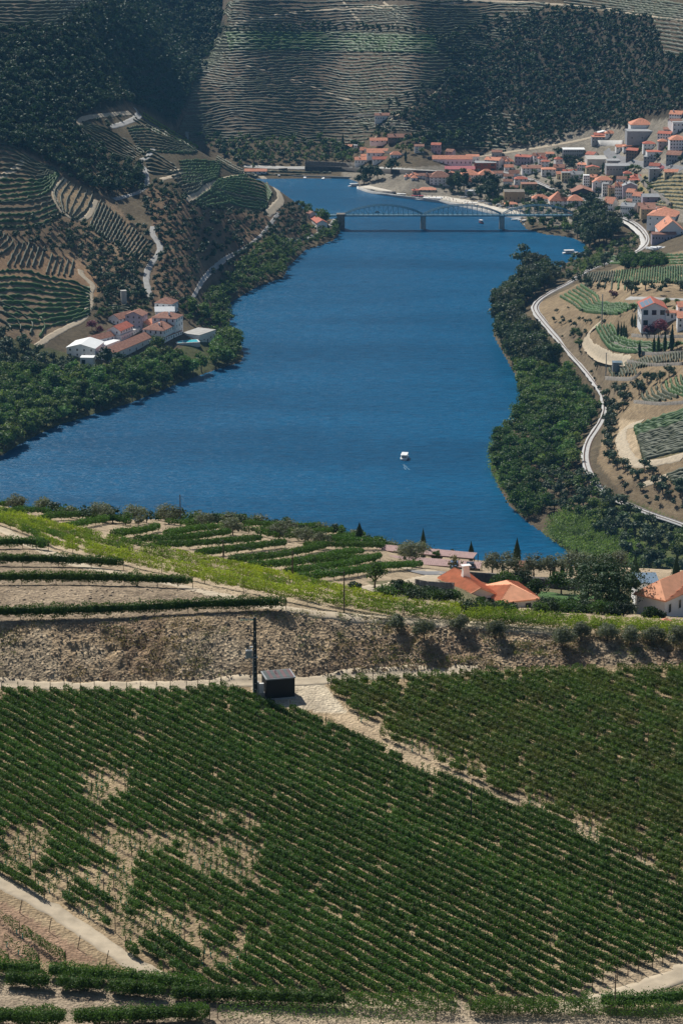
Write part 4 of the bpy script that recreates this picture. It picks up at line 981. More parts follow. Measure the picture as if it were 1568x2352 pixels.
HL = [
('A',1083,1288,225,157,100,'roof_orange','white_wall','big square hall with orange hip roof standing highest above the town','hip',dict(dep=20,win=(1,4))),
('A',1050,1330,305,222,215,'roof_grey','grey_wall','grey terrace building forming the plinth in front of the big square hall','flat',dict(dep=18,win=(1,3),door=False)),
('A',752,870,290,245,222,'roof_red','lilac_wall','pinkish gabled house at the end of the concrete deck','gable',{}),
('A',785,890,252,222,203,'roof_white','white_wall','white gabled house behind the pinkish one above the concrete deck','gable',dict(axis='y')),
('A',852,945,250,226,200,'roof_orange','white_wall','orange-roofed house right of the white gabled house above the deck','hip',{}),
('A',728,850,318,262,247,'roof_orange','grey_wall','grey house with small orange roof below the pinkish gabled house','gable',{}),
('A',463,665,440,380,370,'roof_white','grey_wall','long flat-roofed block with a glazed grey front on the hillside','flat',dict(win=(2,10),dep=14)),
('A',1018,1118,372,346,325,'roof_orange','white_wall','low white house with orange hip roof below the square hall','hip',{}),
('A',1040,1182,468,392,368,'roof_red','brown_wall','brown block with balconies and a shallow red roof above the curving street','gable',dict(tilt=-25)),
('A',1200,1308,388,327,303,'roof_red','white_wall','white house with red hip roof above bushes near the right edge','hip',{}),
('A',1328,1475,310,242,218,'roof_red','white_wall','white and grey house with dull red roof right of the square hall','gable',dict(tilt=-15)),
('A',1338,1420,358,305,283,'roof_orange','grey_wall','small grey house with orange roof left of the balconied block','hip',{}),
('A',1443,1575,400,302,262,'roof_orange','white_wall','white balconied apartment block with wide orange roof at the right edge','hip',dict(win=(4,5),dep=14)),
('A',1408,1575,495,434,397,'roof_old','grey_wall','dark grey gabled house with brown roof below the balconied apartment block','gable',dict(tilt=-20)),
('A',1235,1398,450,404,396,'roof_red','white_wall','long white garden building with thin red edge above the street','flat',dict(win=(1,2))),
('A',1203,1350,508,450,432,'roof_grey','grey_wall','plain grey rendered house beside the upper street','gable',dict(tilt=-20)),
('A',1470,1575,210,142,130,'roof_grey','white_wall','white modern block at the right edge above the dull red roof','flat',dict(win=(2,3))),
('A',1437,1575,108,62,32,'roof_orange','white_wall','topmost white house with orange roof in the upper right of town','gable',dict(tilt=-15)),
('A',685,870,552,470,430,'concrete','concrete_pale','large pale concrete building with a dark square opening in mid town','flat',dict(win=(1,3),dep=26,ww=2.5,wh=3)),
('A',868,995,530,482,466,'roof_grey','concrete','long grey annex joined to the right of the pale concrete building','flat',dict(win=(1,1),dep=14)),
('A',862,1190,582,530,506,'roof_grey','grey_wall','grey school-like building with a band of windows in mid town','flat',dict(win=(1,12),dep=16)),
('A',592,722,570,517,497,'roof_orange','white_wall','white gable-fronted house with orange roof left of the concrete building','gable',dict(tilt=-30)),
('A',374,490,580,540,508,'roof_old','grey_wall','long low house with faded red-brown roof behind the station street','gable',dict(tilt=-12)),
('A',268,398,614,556,535,'roof_orange','white_wall','white two-storey house with orange roof behind the clipped street trees','hip',{}),
('A',88,270,592,546,515,'roof_old','white_wall','long white building with dark red roof facing the railway trees','gable',{}),
('A',20,200,512,446,423,'roof_red','lilac_wall','grey-lilac gabled building with thin red roof edge at left of town','gable',dict(tilt=-20)),
('A',192,300,482,432,403,'roof_old','white_wall','white house with brown roof at foot of the wooded hill','gable',{}),
('A',236,315,500,456,430,'roof_red','white_wall','small red-roofed house just below the brown-roofed one','hip',{}),
('A',308,380,440,412,394,'roof_orange','white_wall','tiny orange-roofed house left of the dark round tree','gable',{}),
('A',-30,62,640,590,560,'roof_old','white_wall','low brown-roofed house at the left end of the street trees','gable',{}),
('A',450,528,668,590,580,'roof_grey','cream_wall','cream flat-roofed block with balconies in the street row','flat',dict(win=(3,3))),
('A',528,650,642,602,570,'roof_grey','white_wall','white house with grey roof right of the cream block','gable',{}),
('A',405,455,640,596,572,'roof_orange','cream_wall','narrow cream house with orange roof left of the cream block','gable',{}),
('A',465,588,600,578,553,'roof_red','cream_wall','orange-brown roof just behind the cream flat-roofed block','gable',{}),
('A',1090,1222,642,630,600,'roof_red','brick_wall','bright red hip-roofed house above the town vineyard','hip',{}),
('A',1255,1350,645,562,548,'roof_grey','grey_wall','tall narrow grey house beside the town vineyard','flat',dict(win=(3,1))),
('A',1395,1525,612,582,556,'roof_orange','cream_wall','low long house with bright orange roof at the right edge of town','gable',{}),
('A',1330,1412,562,546,520,'roof_pink','white_wall','small pinkish-roofed house beside the upper street','hip',{}),
('A',1075,1180,690,655,640,'roof_red','white_wall','white low house just below the red hip-roofed one','gable',{}),
('B',650,705,208,92,80,'roof_white','white_wall','tall narrow white apartment house left of the olive-walled one','flat',dict(win=(5,3))),
('B',705,790,195,105,80,'roof_orange','ochre_wall','olive-brown walled house with orange roof in the main street','gable',dict(tilt=-25)),
('B',735,800,240,150,125,'roof_orange','white_wall','narrow white house squeezed in front of the orange hip roof','gable',dict(axis='y')),
('B',765,918,200,130,92,'roof_orange','white_wall','large orange hip roof over a white house in the middle of the main street','hip',{}),
('B',825,882,272,168,150,'roof_grey','white_wall','white four-storey street house right of the narrow white one','flat',dict(win=(4,3))),
('B',880,936,278,200,180,'roof_old','ochre_wall','tan street house between two white apartment houses','gable',{}),
('B',937,1015,300,188,150,'roof_orange','white_wall','white balconied four-storey house with bright orange roof','gable',dict(win=(4,4),tilt=-10)),
('B',1012,1145,272,186,150,'roof_grey','lilac_wall','lilac gable-ended house just right of the balconied orange-roofed one','gable',dict(win=(2,1),axis='y')),
('B',1040,1145,332,246,212,'roof_orange','white_wall','orange-roofed white house in the lower end of the main street','gable',dict(tilt=-30,win=(3,3))),
('B',1098,1208,368,280,243,'roof_orange','white_wall','white house with orange roof, lowest before the lilac grey-roofed house','gable',dict(tilt=-30,win=(3,3))),
('B',1195,1390,346,286,255,'roof_grey','lilac_wall','long lilac-walled house with grey roof below the town vineyard','gable',dict(win=(2,2))),
('B',1155,1370,400,366,335,'roof_old','brown_wall','upper of two long brown-red roofs behind the white warehouse','gable',dict(dep=12)),
('B',1180,1440,455,398,368,'roof_old','ochre_wall','lower long brown-red roof with ochre end wall behind the white warehouse','gable',dict(dep=12)),
('B',1230,1575,572,468,388,'roof_orange','white_wall','big white warehouse with broad orange roof by the railway','hip',dict(dep=26,win=(2,4),tilt=-18)),
('B',1348,1580,655,602,480,'roof_orange','white_wall','large gabled warehouse with faded orange roof at the right edge','gable',dict(axis='y',dep=28,win=(2,4))),
('B',1280,1498,692,627,604,'roof_old','lilac_wall','long low pale building with a row of small windows by the railway','gable',dict(win=(1,8),dep=8)),
('B',832,975,418,345,285,'roof_orange','white_wall','white church-like house with orange gable roof by the lower road','gable',dict(tilt=-28,win=(2,4),dep=12)),
('B',990,1150,462,375,340,'roof_grey','white_wall','long white shed with pale grey roof beside the round tree','gable',dict(tilt=-20,win=(2,6))),
('B',545,745,288,240,183,'roof_old','dark_wall','dark timber barn with brown gable roofs in the middle of town','gable',dict(axis='y',dep=22,win=(0,0))),
('B',342,500,368,318,230,'roof_orange','white_wall','left half of the long orange hip roof behind the feathery tree','hip',dict(dep=18)),
('B',505,652,368,316,258,'roof_orange','white_wall','right half of the long orange hip roof beside the dark conifer','hip',dict(dep=14)),
('B',182,325,335,295,256,'roof_orange','white_wall','low white house with orange hip roof left of the feathery tree','hip',{}),
('B',630,745,462,436,398,'roof_old','cream_wall','small brown-orange hip-roofed house behind the huge bank tree','hip',{}),
('B',518,595,480,458,420,'roof_old','cream_wall','small cream cottage with brown roof near the right end of the bridge','gable',{}),
('B',572,650,525,502,478,'roof_old','white_wall','tiny white cottage partly hidden by the huge bank tree','gable',{}),
('B',412,450,482,462,442,'roof_old','white_wall','tiny house at the right bridgehead','gable',{}),
('B',80,228,238,168,152,'roof_old','ochre_wall','abandoned ochre block with empty windows and flat ledge roof','flat',dict(win=(2,4),dep=12)),
('B',-76,112,332,240,228,'stone_wall','ochre_wall','yellowish-grey roofless stone building near the quay','flat',dict(win=(1,5),dep=16)),
('B',20,136,168,118,92,'roof_red','white_wall','small white house with red roof left of the abandoned ochre block','hip',{}),
('B',-70,42,375,348,325,'roof_orange','white_wall','small white house with orange roof at the marina','hip',{}),
('C',305,486,108,64,42,'roof_old','white_wall','lone long white farmhouse high on the terraced hill','gable',dict(win=(1,8),dep=8)),
('C',262,572,312,290,265,'roof_orange','white_wall','very long low building with orange roof below the lone farmhouse','gable',dict(dep=8,win=(1,7))),
('C',425,660,290,262,230,'roof_old','stone_wall','faded brown roof joined behind the very long low building','gable',dict(dep=10)),
('C',670,755,402,345,326,'roof_old','white_wall','narrow grey-white three-storey house among trees on the slope','gable',dict(win=(3,2))),
('C',25,112,372,346,325,'roof_orange','white_wall','orange-roofed house beside the tall cypress on the far bank','gable',dict(tilt=-20)),
('C',112,148,395,340,322,'roof_grey','white_wall','narrow white tower house right of the cypress','flat',dict(win=(3,1))),
('C',232,448,442,403,362,'roof_orange','white_wall','large white estate house with bright orange roof on the far bank','gable',dict(dep=14,win=(1,5),wh=2)),
('C',448,548,458,420,388,'roof_orange','white_wall','smaller orange-roofed wing right of the large estate house','hip',{}),
('C',122,285,507,468,438,'roof_orange','white_wall','low long orange-roofed house in front of the estate house','gable',dict(dep=9,win=(1,6))),
('C',285,420,490,462,436,'roof_red','white_wall','dull red lean-to roof joining the low house to its right','gable',dict(dep=8)),
('C',172,222,398,378,352,'roof_orange','white_wall','small orange roof between the tower house and estate house','gable',{}),
('C',182,262,446,432,412,'roof_orange','white_wall','tiny orange roof at the left foot of the estate house','gable',{}),
('C',835,1197,523,462,425,'roof_orange','white_wall','very long white winery with nine windows and orange roof','gable',dict(win=(1,9),dep=12,wh=1.8,door=False)),
('C',950,1222,592,552,523,'roof_pink','grey_wall','long shed with pinkish-red roof below the long winery','gable',dict(dep=10,win=(1,8))),
('C',1222,1418,582,500,490,'roof_grey','brick_wall','red brick flat-roofed modern building','flat',dict(win=(2,3),dep=14,ww=4,wh=2.4)),
('C',1097,1255,660,606,550,'roof_orange','white_wall','left of twin orange hip roofs near the quay trees','hip',dict(dep=16)),
('C',1255,1410,660,606,548,'roof_orange','white_wall','right of twin orange hip roofs near the quay trees','hip',dict(dep=14)),
('C',1067,1212,702,667,612,'roof_orange','white_wall','orange-roofed white house in front of the twin hip roofs','hip',{}),
('C',808,995,702,628,565,'roof_old','white_wall','tall white house with faded hip roof behind the quay','hip',dict(win=(3,5),dep=16)),
('C',770,822,680,620,590,'roof_old','grey_wall','narrow grey house left of the tall white quay house','gable',{}),
('C',578,636,640,622,598,'roof_orange','white_wall','leftmost of three little orange hip roofs behind the quay trees','hip',{}),
('C',632,706,630,608,583,'roof_orange','white_wall','middle and highest of three little orange hip roofs behind quay trees','hip',{}),
('C',640,696,652,632,610,'roof_orange','white_wall','front one of three little orange hip roofs behind the quay trees','hip',{}),
('C',706,790,640,612,588,'roof_old','white_wall','faded low roof right of the three little hip roofs','gable',{}),
('C',708,866,758,742,715,'roof_orange','cream_wall','low orange-roofed cafe on the quay','hip',dict(win=(1,4))),
('C',1310,1485,560,476,445,'roof_orange','white_wall','white gable house with orange roof behind the brick building','gable',dict(tilt=-20)),
('C',1440,1530,510,465,435,'roof_old','white_wall','small brown-roofed house right of the white gable house','gable',{}),
('C',1505,1575,512,480,450,'roof_orange','white_wall','orange hip-roofed house at the left end of the town slope','hip',{}),
('C',1495,1575,575,535,508,'roof_orange','white_wall','small orange-roofed house beside the street trees end','gable',{}),
('C',980,1040,605,588,570,'roof_orange','white_wall','tiny orange-roofed house between shed and tall quay house','hip',{}),
('C',1395,1480,632,590,566,'roof_old','white_wall','brown-roofed house below the brick building','gable',{}),
('C',1490,1575,660,618,592,'roof_old','white_wall','brown-roofed house below the street trees','gable',{}),
('D',1135,1235,268,228,222,'roof_white','white_wall','low white flat pavilion among trees behind the quay','flat',dict(win=(0,0))),
('D',650,706,250,222,207,'roof_red','cream_wall','small kiosk with dark red roof beside the quay cafe','hip',{}),
]
for r in HL:
    kw = dict(r[10]); kw.setdefault('roof', r[9]); kw.setdefault('chim', 1 if (r[9] != 'flat' and len(r[8]) % 3 == 0) else 0)
    H(*r[:9], **kw)
FILL = [(1000,352),(1030,362),(1085,372),(1105,368),(1120,385),(1140,362),(1160,375),(1100,398),(1125,405),(1145,412),(1165,430),(1180,438),(1215,395),(1235,378),(1250,385),(1265,398),(1283,385),(1298,352),(1330,345),(1352,368),(1400,398),(1420,402),(1440,412),(1455,398),(1470,405),(1500,402),(1530,412),(1555,405),(1345,395),(1360,405),(1338,412),(1405,425),(1425,432),(1448,428),(1340,435),(1355,442),(1410,462),(1430,458),(1445,470),(1470,465),(1490,478),(1505,455),(1540,352),(1520,345),(1485,345),(1555,330),(1530,305),(1552,292),(1400,315),(1385,330),(1425,345),(1560,435),(1520,430)]
for k, (u, v) in enumerate(FILL):
    m = mper(u, v); w = rnd.uniform(7, 13); p = at(u, v, 900)
    if CLEAR(p.x, p.y, 2): continue
    hh = rnd.choice([3.2, 5.6, 6, 8.4]); ti = rnd.uniform(-.5, .35)
    bld((u-w/2/m*math.cos(ti), v+w/2/m*math.sin(ti)*.17), (u+w/2/m*math.cos(ti), v-w/2/m*math.sin(ti)*.17), rnd.uniform(6, 10), hh, rnd.uniform(1.4, 2.3), rnd.choice(['gable', 'hip', 'gable']), rnd.choice('xxy'), rnd.choice(['white_wall', 'white_wall', 'cream_wall', 'grey_wall', 'lilac_wall']), rnd.choice(['roof_orange', 'roof_red', 'roof_old', 'roof_old']), 'small '+('low', 'two-storey', 'three-storey')[min(int(hh//3)-1, 2)]+' house squeezed among the larger town buildings, '+ordn(k+1)+' of those from the left', win=(max(int(hh//2.9), 1), int(w/3)), over=.4)
# the estate on the left bank; corners read in an enlarged crop
def E(x, y): return (150+x*.25, 656.5+y*.25)
bld(E(445,688), E(800,535), 11, 5.0, 3.0, 'gable', 'x', 'white_wall', 'roof_old', 'long cellar with weathered red-brown roof and long white wall at the riverside estate', 'cellar', 'winery_cellar', (1, 6), (1, -2), wh=1.4)
bld(E(275,665), E(360,600), 19, 6.5, 2.6, 'gable', 'x', 'white_wall', 'roof_white', 'white metal-roofed shed at the near end of the riverside estate', 'shed', 'shed', (1, 3), (2, -4))
bld(E(360,600), E(505,545), 9, 3.2, .3, 'flat', 'x', 'white_wall', 'roof_white', 'white canopy roof between the shed and the long cellar', 'canopy', 'canopy', (0, 0))
bld(E(255,550), E(455,503), 8, 3.5, 2.4, 'gable', 'x', 'white_wall', 'roof_old', 'low wing with brown tiled roof and five small windows at the estate', 'house', 'house', (1, 5))
bld(E(508,500), E(625,452), 10, 6.5, 2.8, 'gable', 'x', 'white_wall', 'roof_red', 'two-storey white house with red gable roof in the middle of the estate', 'house', 'house', (2, 5), (2, -2))
bld(E(515,503), E(695,428), 4, 3.2, .3, 'flat', 'x', 'white_wall', 'concrete_pale', 'low flat-roofed gallery with small square windows in front of the middle house', 'gallery', 'gallery', (1, 8), wh=.6, ww=.6)
bld(E(500,372), E(650,335), 10, 5.0, 2.8, 'gable', 'x', 'white_wall', 'roof_old', 'upper white wing with brown roof behind the middle estate house', 'house', 'house', (2, 5), (1, -3))
bld(E(708,402), E(760,372), 12, 9.5, 2.6, 'gable', 'x', 'lilac_wall', 'roof_old', 'three-storey block with brown gable roof at the back of the estate', 'house', 'house', (3, 2), (3, -3))
bld(E(765,398), E(875,352), 8, 3.0, 2.0, 'gable', 'x', 'cream_wall', 'roof_orange', 'little house with the brightest orange roof of the estate', 'house', 'house', (1, 3))
bld(E(905,518), E(1020,460), 15, 8.0, 3.4, 'hip', 'x', 'white_wall', 'roof_old', 'main white manor house with brown hip roof and balcony', 'manor house', 'manor_house', (2, 6), (2, -4), chim=1, wh=1.8)
bld(E(1018,462), E(1083,425), 17, 12, 3.0, 'hip', 'x', 'white_wall', 'roof_old', 'tallest white block of the manor with grey-brown hip roof', 'manor house', 'manor_house', (3, 3), (3, -4), chim=1, wh=1.8)
bld(E(985,262), E(1040,232), 13, 7.5, 3.2, 'hip', 'x', 'white_wall', 'roof_old', 'topmost house of the estate with red-brown hip roof behind the tent', 'house', 'house', (2, 3), (2, -3))
bld(E(830,282), E(1003,278), 9, 3.6, 2.4, 'gable', 'x', 'white_wall', 'roof_white', 'bright white tent-like roof below the topmost estate house', 'marquee', 'marquee', (0, 0))
bld(E(1232,545), E(1385,492), 14, 6.5, .4, 'flat', 'x', 'white_wall', 'concrete', 'white terrace block with flat paved roof beside the pool', 'terrace', 'terrace_block', (1, 5), wh=.8)
bld(E(900,520), E(1075,452), 3, 2.8, .3, 'flat', 'x', 'white_wall', 'roof_old', 'veranda in front of the manor house', 'veranda', 'veranda', (1, 8), wh=1.6)
bld(E(520,165), E(568,162), 4, 8.5, .4, 'flat', 'x', 'concrete', 'concrete', 'tall plain concrete tank tower behind the estate', 'tower', 'water_tower', (0, 0))
t = bld(E(140,750), E(262,752), 7, 6.2, .4, 'flat', 'x', 'white_wall', 'roof_white', 'small white loggia on two pillars at the near corner of the estate', 'loggia', 'loggia', (1, 2), ww=3, wh=3)
bld((425,318), (433,318), 3, 6, .3, 'flat', 'x', 'steel_grey', 'roof_grey', 'narrow grey-blue shaft tower behind the spur', 'tower', 'shaft_tower', (0, 0))
bld((562,400), (612,400), 8, 3, 2, 'gable', 'x', 'white_wall', 'roof_orange', 'long low orange roof across the water behind the spur', 'house', 'house', (1, 5))
bld((713,512), (728,524), 9, 4.5, 2.4, 'gable', 'x', 'white_wall', 'roof_red', 'house with steep bright red roof among trees at the spur tip', 'house', 'house', (1, 3))
bld((704,500), (712,502), 6, 4.5, 1.6, 'gable', 'x', 'white_wall', 'roof_old', 'small white house half hidden behind the bright red roof', 'house', 'house', (1, 2))
# right bank farm: crop coordinates
def G(x, y): return (1061.6+x*.323, 525+y*.323)
t = bld(G(1268,712), G(1445,712), 20, 12.5, 3.6, 'gable', 'y', 'white_wall', 'roof_red', 'tall white farm building with solar panels on its red gable roof', 'farmhouse', 'farmhouse', (2, 3), (2, -3), over=.7, ww=3, wh=3)
w_ = math.dist(wz(*G(1268,712), 55)[:2], wz(*G(1445,712), 55)[:2])
sp_ = MB(); 
for k in range(4):
    for j in range(3):
        y0, y1 = 1+k*3.6, 1+k*3.6+3.3; fx = lambda q: (-w_/2-.3)*(1-q)+0*q; fz = lambda q: 12.25+3.6*q
        a0, a1 = .08+j*.29, .08+j*.29+.26
        sp_.add([(fx(a0), y0, fz(a0)+.35), (fx(a1), y0, fz(a1)+.35), (fx(a1), y1, fz(a1)+.35), (fx(a0), y1, fz(a0)+.35)], [(0, 1, 2, 3)])
part('solar_panel', sp_, 'panel_glass', t)
bld(G(1530,600), G(1640,600), 9, 4, 2.2, 'gable', 'x', 'white_wall', 'roof_orange', 'orange-roofed house behind the covered walkway at the right edge', 'house', 'house', (1, 3))
bld(G(1525,710), G(1650,712), 12, 6.5, 2.6, 'gable', 'x', 'white_wall', 'roof_orange', 'white two-storey house with orange roof at the right edge by the purple tree', 'house', 'house', (2, 3))
bld(G(1445,635), G(1530,637), 4, 3.4, 1.0, 'gable', 'x', 'white_wall', 'roof_orange', 'covered walkway with orange roof joining the solar house to its neighbour', 'walkway', 'walkway', (1, 3), ww=2.5, wh=2, zoff=1)
bld(G(1068,985), G(1180,985), 6, 2.4, .3, 'flat', 'x', 'panel_glass', 'panel_glass', 'small glass greenhouse at the end of a terrace', 'greenhouse', 'greenhouse', (0, 0))
bld(G(1345,78), G(1510,86), 7, 4, 1.4, 'gable', 'x', 'white_wall', 'roof_pink', 'low pink-edged building by the white sheeted heap', 'shed', 'shed', (1, 6))
# pool
def pool():
    p = at(*E(1105,535), 900); a = wz(*E(1050,522), p.z+1); b_ = wz(*E(1110,540), p.z+1)
    t = thing('swimming_pool', 'turquoise swimming pool with white rim beside the manor house', 'swimming pool', (a[0]+5, a[1]+3, p.z+1), .25)
    m1 = MB(); m1.box(-8, 8, -4.5, 4.5, -3, .3); part('rim', m1, 'concrete_pale', t); m2 = MB(); m2.box(-7, 7, -3.5, 3.5, 0, .42); part('pool_water', m2, 'pool', t)
    for q in ((-8, 8),): 
        for x in range(-10, 16, 3):
            for y in range(-34, 8, 3): block(a[0]+5+x, a[1]+3+y)
pool()
# retaining walls and quay
def wallstrip(px, h, mat, label, name='retaining_wall', cat='retaining wall', z=None, thick=.8, step=4, ymin=0):
    L = ground_line(px, step, ymin, z=z); T = np.gradient(L, axis=0); T /= np.linalg.norm(T, axis=1)[:, None]+1e-9; Nn = np.c_[-T[:, 1], T[:, 0]]
    g = Hat(L[:, 0], L[:, 1]) if z is None else np.full(len(L), z); n = len(L)
    A = L+Nn*thick/2; B = L-Nn*thick/2
    V = np.vstack([np.c_[A, g+h], np.c_[B, g+h], np.c_[A, g-2.5], np.c_[B, g-2.5]]); F = []
    for i in range(n-1): F += [(n+i, n+i+1, i+1, i), (i, i+1, 2*n+i+1, 2*n+i), (n+i+1, n+i, 3*n+i, 3*n+i+1)]
    F += [(0, 2*n, 3*n, n), (n-1, 2*n-1, 4*n-1, 3*n-1)]
    c0 = np.array([L[0, 0], L[0, 1], g[0]]); return tag(obj(name, quads(name, V-c0, np.array(F), [mat]), None, c0), label, cat)
wallstrip([(820,433),(850,443),(900,451),(960,459),(1020,467),(1080,479),(1120,489),(1160,497),(1200,505)], 2.2, 'concrete_pale', 'pale stone quay wall along the town riverfront', 'quay_wall', 'quay wall', z=0.2)
wallstrip([(700,392),(760,392),(830,396),(900,399),(1000,404),(1060,410)], 4.5, 'stone_dark', 'long dark stone wall carrying the far bank road behind the quay trees')
wallstrip([(700,380),(760,382),(820,384)], 4.5, 'stone_wall', 'grey stone wall on the far bank left of the estate house')
wallstrip([(560,404),(640,406),(740,408),(812,410)], 1.6, 'concrete', 'low landing wall at the waterline of the far bank', 'landing_wall', 'landing wall', z=.3)
wallstrip([(1176,335),(1210,332)], 2, 'stone_wall', 'short stone wall on the dry slope above the town')
wallstrip([(1372,334),(1430,334)], 5, 'concrete_pale', 'pale concrete deck edge below the pinkish gabled house')
wallstrip([(1465,410),(1490,440),(1520,460),(1540,478)], 4, 'stone_wall', 'tall stone wall along the left foot of the town vineyard')
for k, px in enumerate([[(1465,812),(1500,815),(1568,812)],[(1440,832),(1490,840),(1568,838)],[(1390,870),(1450,872),(1470,858)],[(1450,772),(1500,776),(1590,775)],[(1410,790),(1440,803),(1495,803)],[(1455,925),(1520,930),(1590,925)]]):
    wallstrip(px, 1.7, 'stone_wall', ordn(k+1)+' dry-stone terrace wall on the right bank, below the solar-roofed farm')
for k, px in enumerate([[(790,272),(830,268),(920,272)],[(860,290),(930,286),(1020,283)],[(640,392),(660,391)],[(800,345),(870,350),(930,358)],[(980,365),(1060,360),(1110,355)]]):
    wallstrip(px, 2.2, 'stone_dark', ordn(k+1)+' dark terrace wall on the slope of the far bank houses')
# the bridge
def bridge():
    zt = 0; A = wz(789, 526, 0); P1 = wz(971, 525.5, 0); P2 = wz(1151, 525.5, 0); E1 = wz(1318, 525, 0)
    t = thing('road_bridge', 'long blue steel bridge with three bowed truss spans on round stone piers', 'bridge', (A[0], A[1], 0))
    ang = math.atan2(P2[1]-P1[1], P2[0]-P1[0]); t.rotation_euler = (0, 0, ang)
    L1 = P1[0]-A[0]; L2 = P2[0]-A[0]; L3 = E1[0]-A[0]; D = 12.4
    mb = MB(); mb.box(-14, L3+20, -3.2, 3.2, D-.5, D); mb.box(-14, L3+20, -3.4, -3.1, D-.9, D+.35); mb.box(-14, L3+20, 3.1, 3.4, D-.9, D+.35); part('deck', mb, 'steel_blue', t)
    rb = MB()
    for y in (-3.3, 3.3):
        rb.box(-14, L3+20, y-.06, y+.06, D+1.1, D+1.2)
        for x in np.arange(-14, L3+20, 2.2): rb.box(x, x+.1, y-.05, y+.05, D, D+1.1)
    part('railing', rb, 'steel_blue', t)
    for a, b_ in ((0, L1), (L1, L2), (L2, L3)):
        tr = thing_part = bpy.data.objects.new('truss_span', None); link(tr, t)
        n = 16; xs = np.linspace(a+.4, b_-.4, n+1); hz = D+.6+8.2*(1-((xs-(a+b_)/2)/((b_-a)/2))**2)**.9
        for y in (-3.3, 3.3):
            mc = MB()
            for i in range(n):
                mc.tube((xs[i], y, hz[i]), (xs[i+1], y, hz[i+1]), .40, .40, 4); 
            part('chord', mc, 'steel_blue', tr)
            mw = MB()
            for i in range(1, n): mw.tube((xs[i], y, D), (xs[i], y, hz[i]), .13, .13, 4)
            for i in range(n):
                if i < n/2: mw.tube((xs[i], y, hz[i]), (xs[i+1], y, D), .10, .10, 4)
                else: mw.tube((xs[i+1], y, hz[i+1]), (xs[i], y, D), .10, .10, 4)
            part('web', mw, 'steel_blue', tr)
        mt = MB()
        for i in range(3, n-2): mt.tube((xs[i], -3.3, hz[i]), (xs[i], 3.3, hz[i]), .12, .12, 4)
        part('cross_brace', mt, 'steel_blue', tr)
    for x in (L1, L2):
        mp_ = MB(); mp_.tube((x, 0, -4), (x, 0, D-1.4), 2.6, 2.3, 20); mp_.tube((x, 0, D-1.4), (x, 0, D-.5), 2.7, 2.7, 20); part('pier', mp_, 'concrete', t)
    for x, wq in ((-1, 5), (L3+4, 6)):
        mp_ = MB(); mp_.box(x-wq, x+2, -4, 4, -4, D-.4); mp_.box(x-wq-.3, x+2.3, -4.3, 4.3, D-.4, D+1.2); part('abutment', mp_, 'stone_wall', t)
    return t, A, L1, D, ang
BR = bridge()
# ------------------------------------------------------------ vehicles and boats
def car_proto(mat):
    t = thing('parked_car', 'x', 'car'); mb = MB()
    prof = [(-2.1,.35),(-2.1,.85),(-1.3,.95),(-.8,1.42),(.7,1.42),(1.3,.95),(2.1,.8),(2.1,.35)]
    n = len(prof); V = [(x, -.85*(.9 if z > 1.2 else 1), z) for x, z in prof]+[(x, .85*(.9 if z > 1.2 else 1), z) for x, z in prof]
    mb.add(V, [tuple(range(n)), tuple(range(2*n-1, n-1, -1))]+[(i, i+n, (i+1) % n+n, (i+1) % n) for i in range(n)]); part('body', mb, mat, t)
    gl = MB(); gl.add([(-1.22,-.80,1.02),(1.2,-.80,1.02),(.72,-.775,1.36),(-.78,-.775,1.36)], [(0,1,2,3)]); gl.add([(-1.22,.80,1.02),(1.2,.80,1.02),(.72,.775,1.36),(-.78,.775,1.36)], [(3,2,1,0)])
    gl.add([(1.31,-.7,.98),(1.31,.7,.98),(.78,.65,1.38),(.78,-.65,1.38)], [(0,1,2,3)]); gl.add([(-1.31,-.7,.98),(-1.31,.7,.98),(-.88,.65,1.38),(-.88,-.65,1.38)], [(3,2,1,0)])
    gl.v = [v*np.array([1, 1.03, 1]) for v in gl.v]; part('windows', gl, 'glass', t)
    for x in (-1.3, 1.3):
        for y in (-.8, .8):
            w_ = MB(); w_.tube((x, y-.1, .33), (x, y+.1, .33), .33, .33, 12); part('wheel', w_, 'tyre', t)
    for y in (-.6, .6): h_ = MB(); h_.box(2.06, 2.13, y-.15, y+.15, .6, .74); part('headlight', h_, 'frame_white', t)
    return t
CARP = {c: car_proto('car_'+c) for c in ('white', 'blue', 'black', 'green')}; used = {}
def car(c, u, v, rz, label, z=None, group=None):
    p = at(u, v, 900 if v < 1100 else 0) if z is None else Vector(wz(u, v, z))
    if c not in used: o = CARP[c]; used[c] = 1; o.location = p+Vector((0, 0, .25)); o.rotation_euler = (0, 0, rz); o['label'] = label
    else: o = dup(CARP[c], p+Vector((0, 0, .25)), rz, 1.0, label)
    if group: o['group'] = group
    elif 'group' in o: del o['group']
    return o
car('blue', 1042, 1306, 1.5, 'silver-blue car under the left end of the timber carport'); car('black', 1079, 1309, 1.5, 'black car under the right end of the timber carport')
car('black', 866, 489.5, .0, 'dark van crossing the left span of the blue bridge', z=12.6)
car('black', 1424, 514, 2.2, 'dark car parked beside the railway curve'); car('green', 1411, 363, 2.8, 'green car on the curving upper street')
car('white', 1541, 383, .1, 'white car at the right end of the upper street')
rc = random.Random(3)
for k in range(26):
    tt = k/26; S = [(1060,457),(1130,472),(1180,485),(1235,496)]; q = tt*2.999; i = int(q); f = q-i
    u = S[i][0]*(1-f)+S[i+1][0]*f; v = S[i][1]*(1-f)+S[i+1][1]*f-rc.uniform(0, 6)
    car(rc.choice(['white', 'white', 'blue', 'black']), u, v, rc.uniform(-.3, .3), 'small car parked on the pale quay near the marina', z=2.9, group='cars parked on the quay')
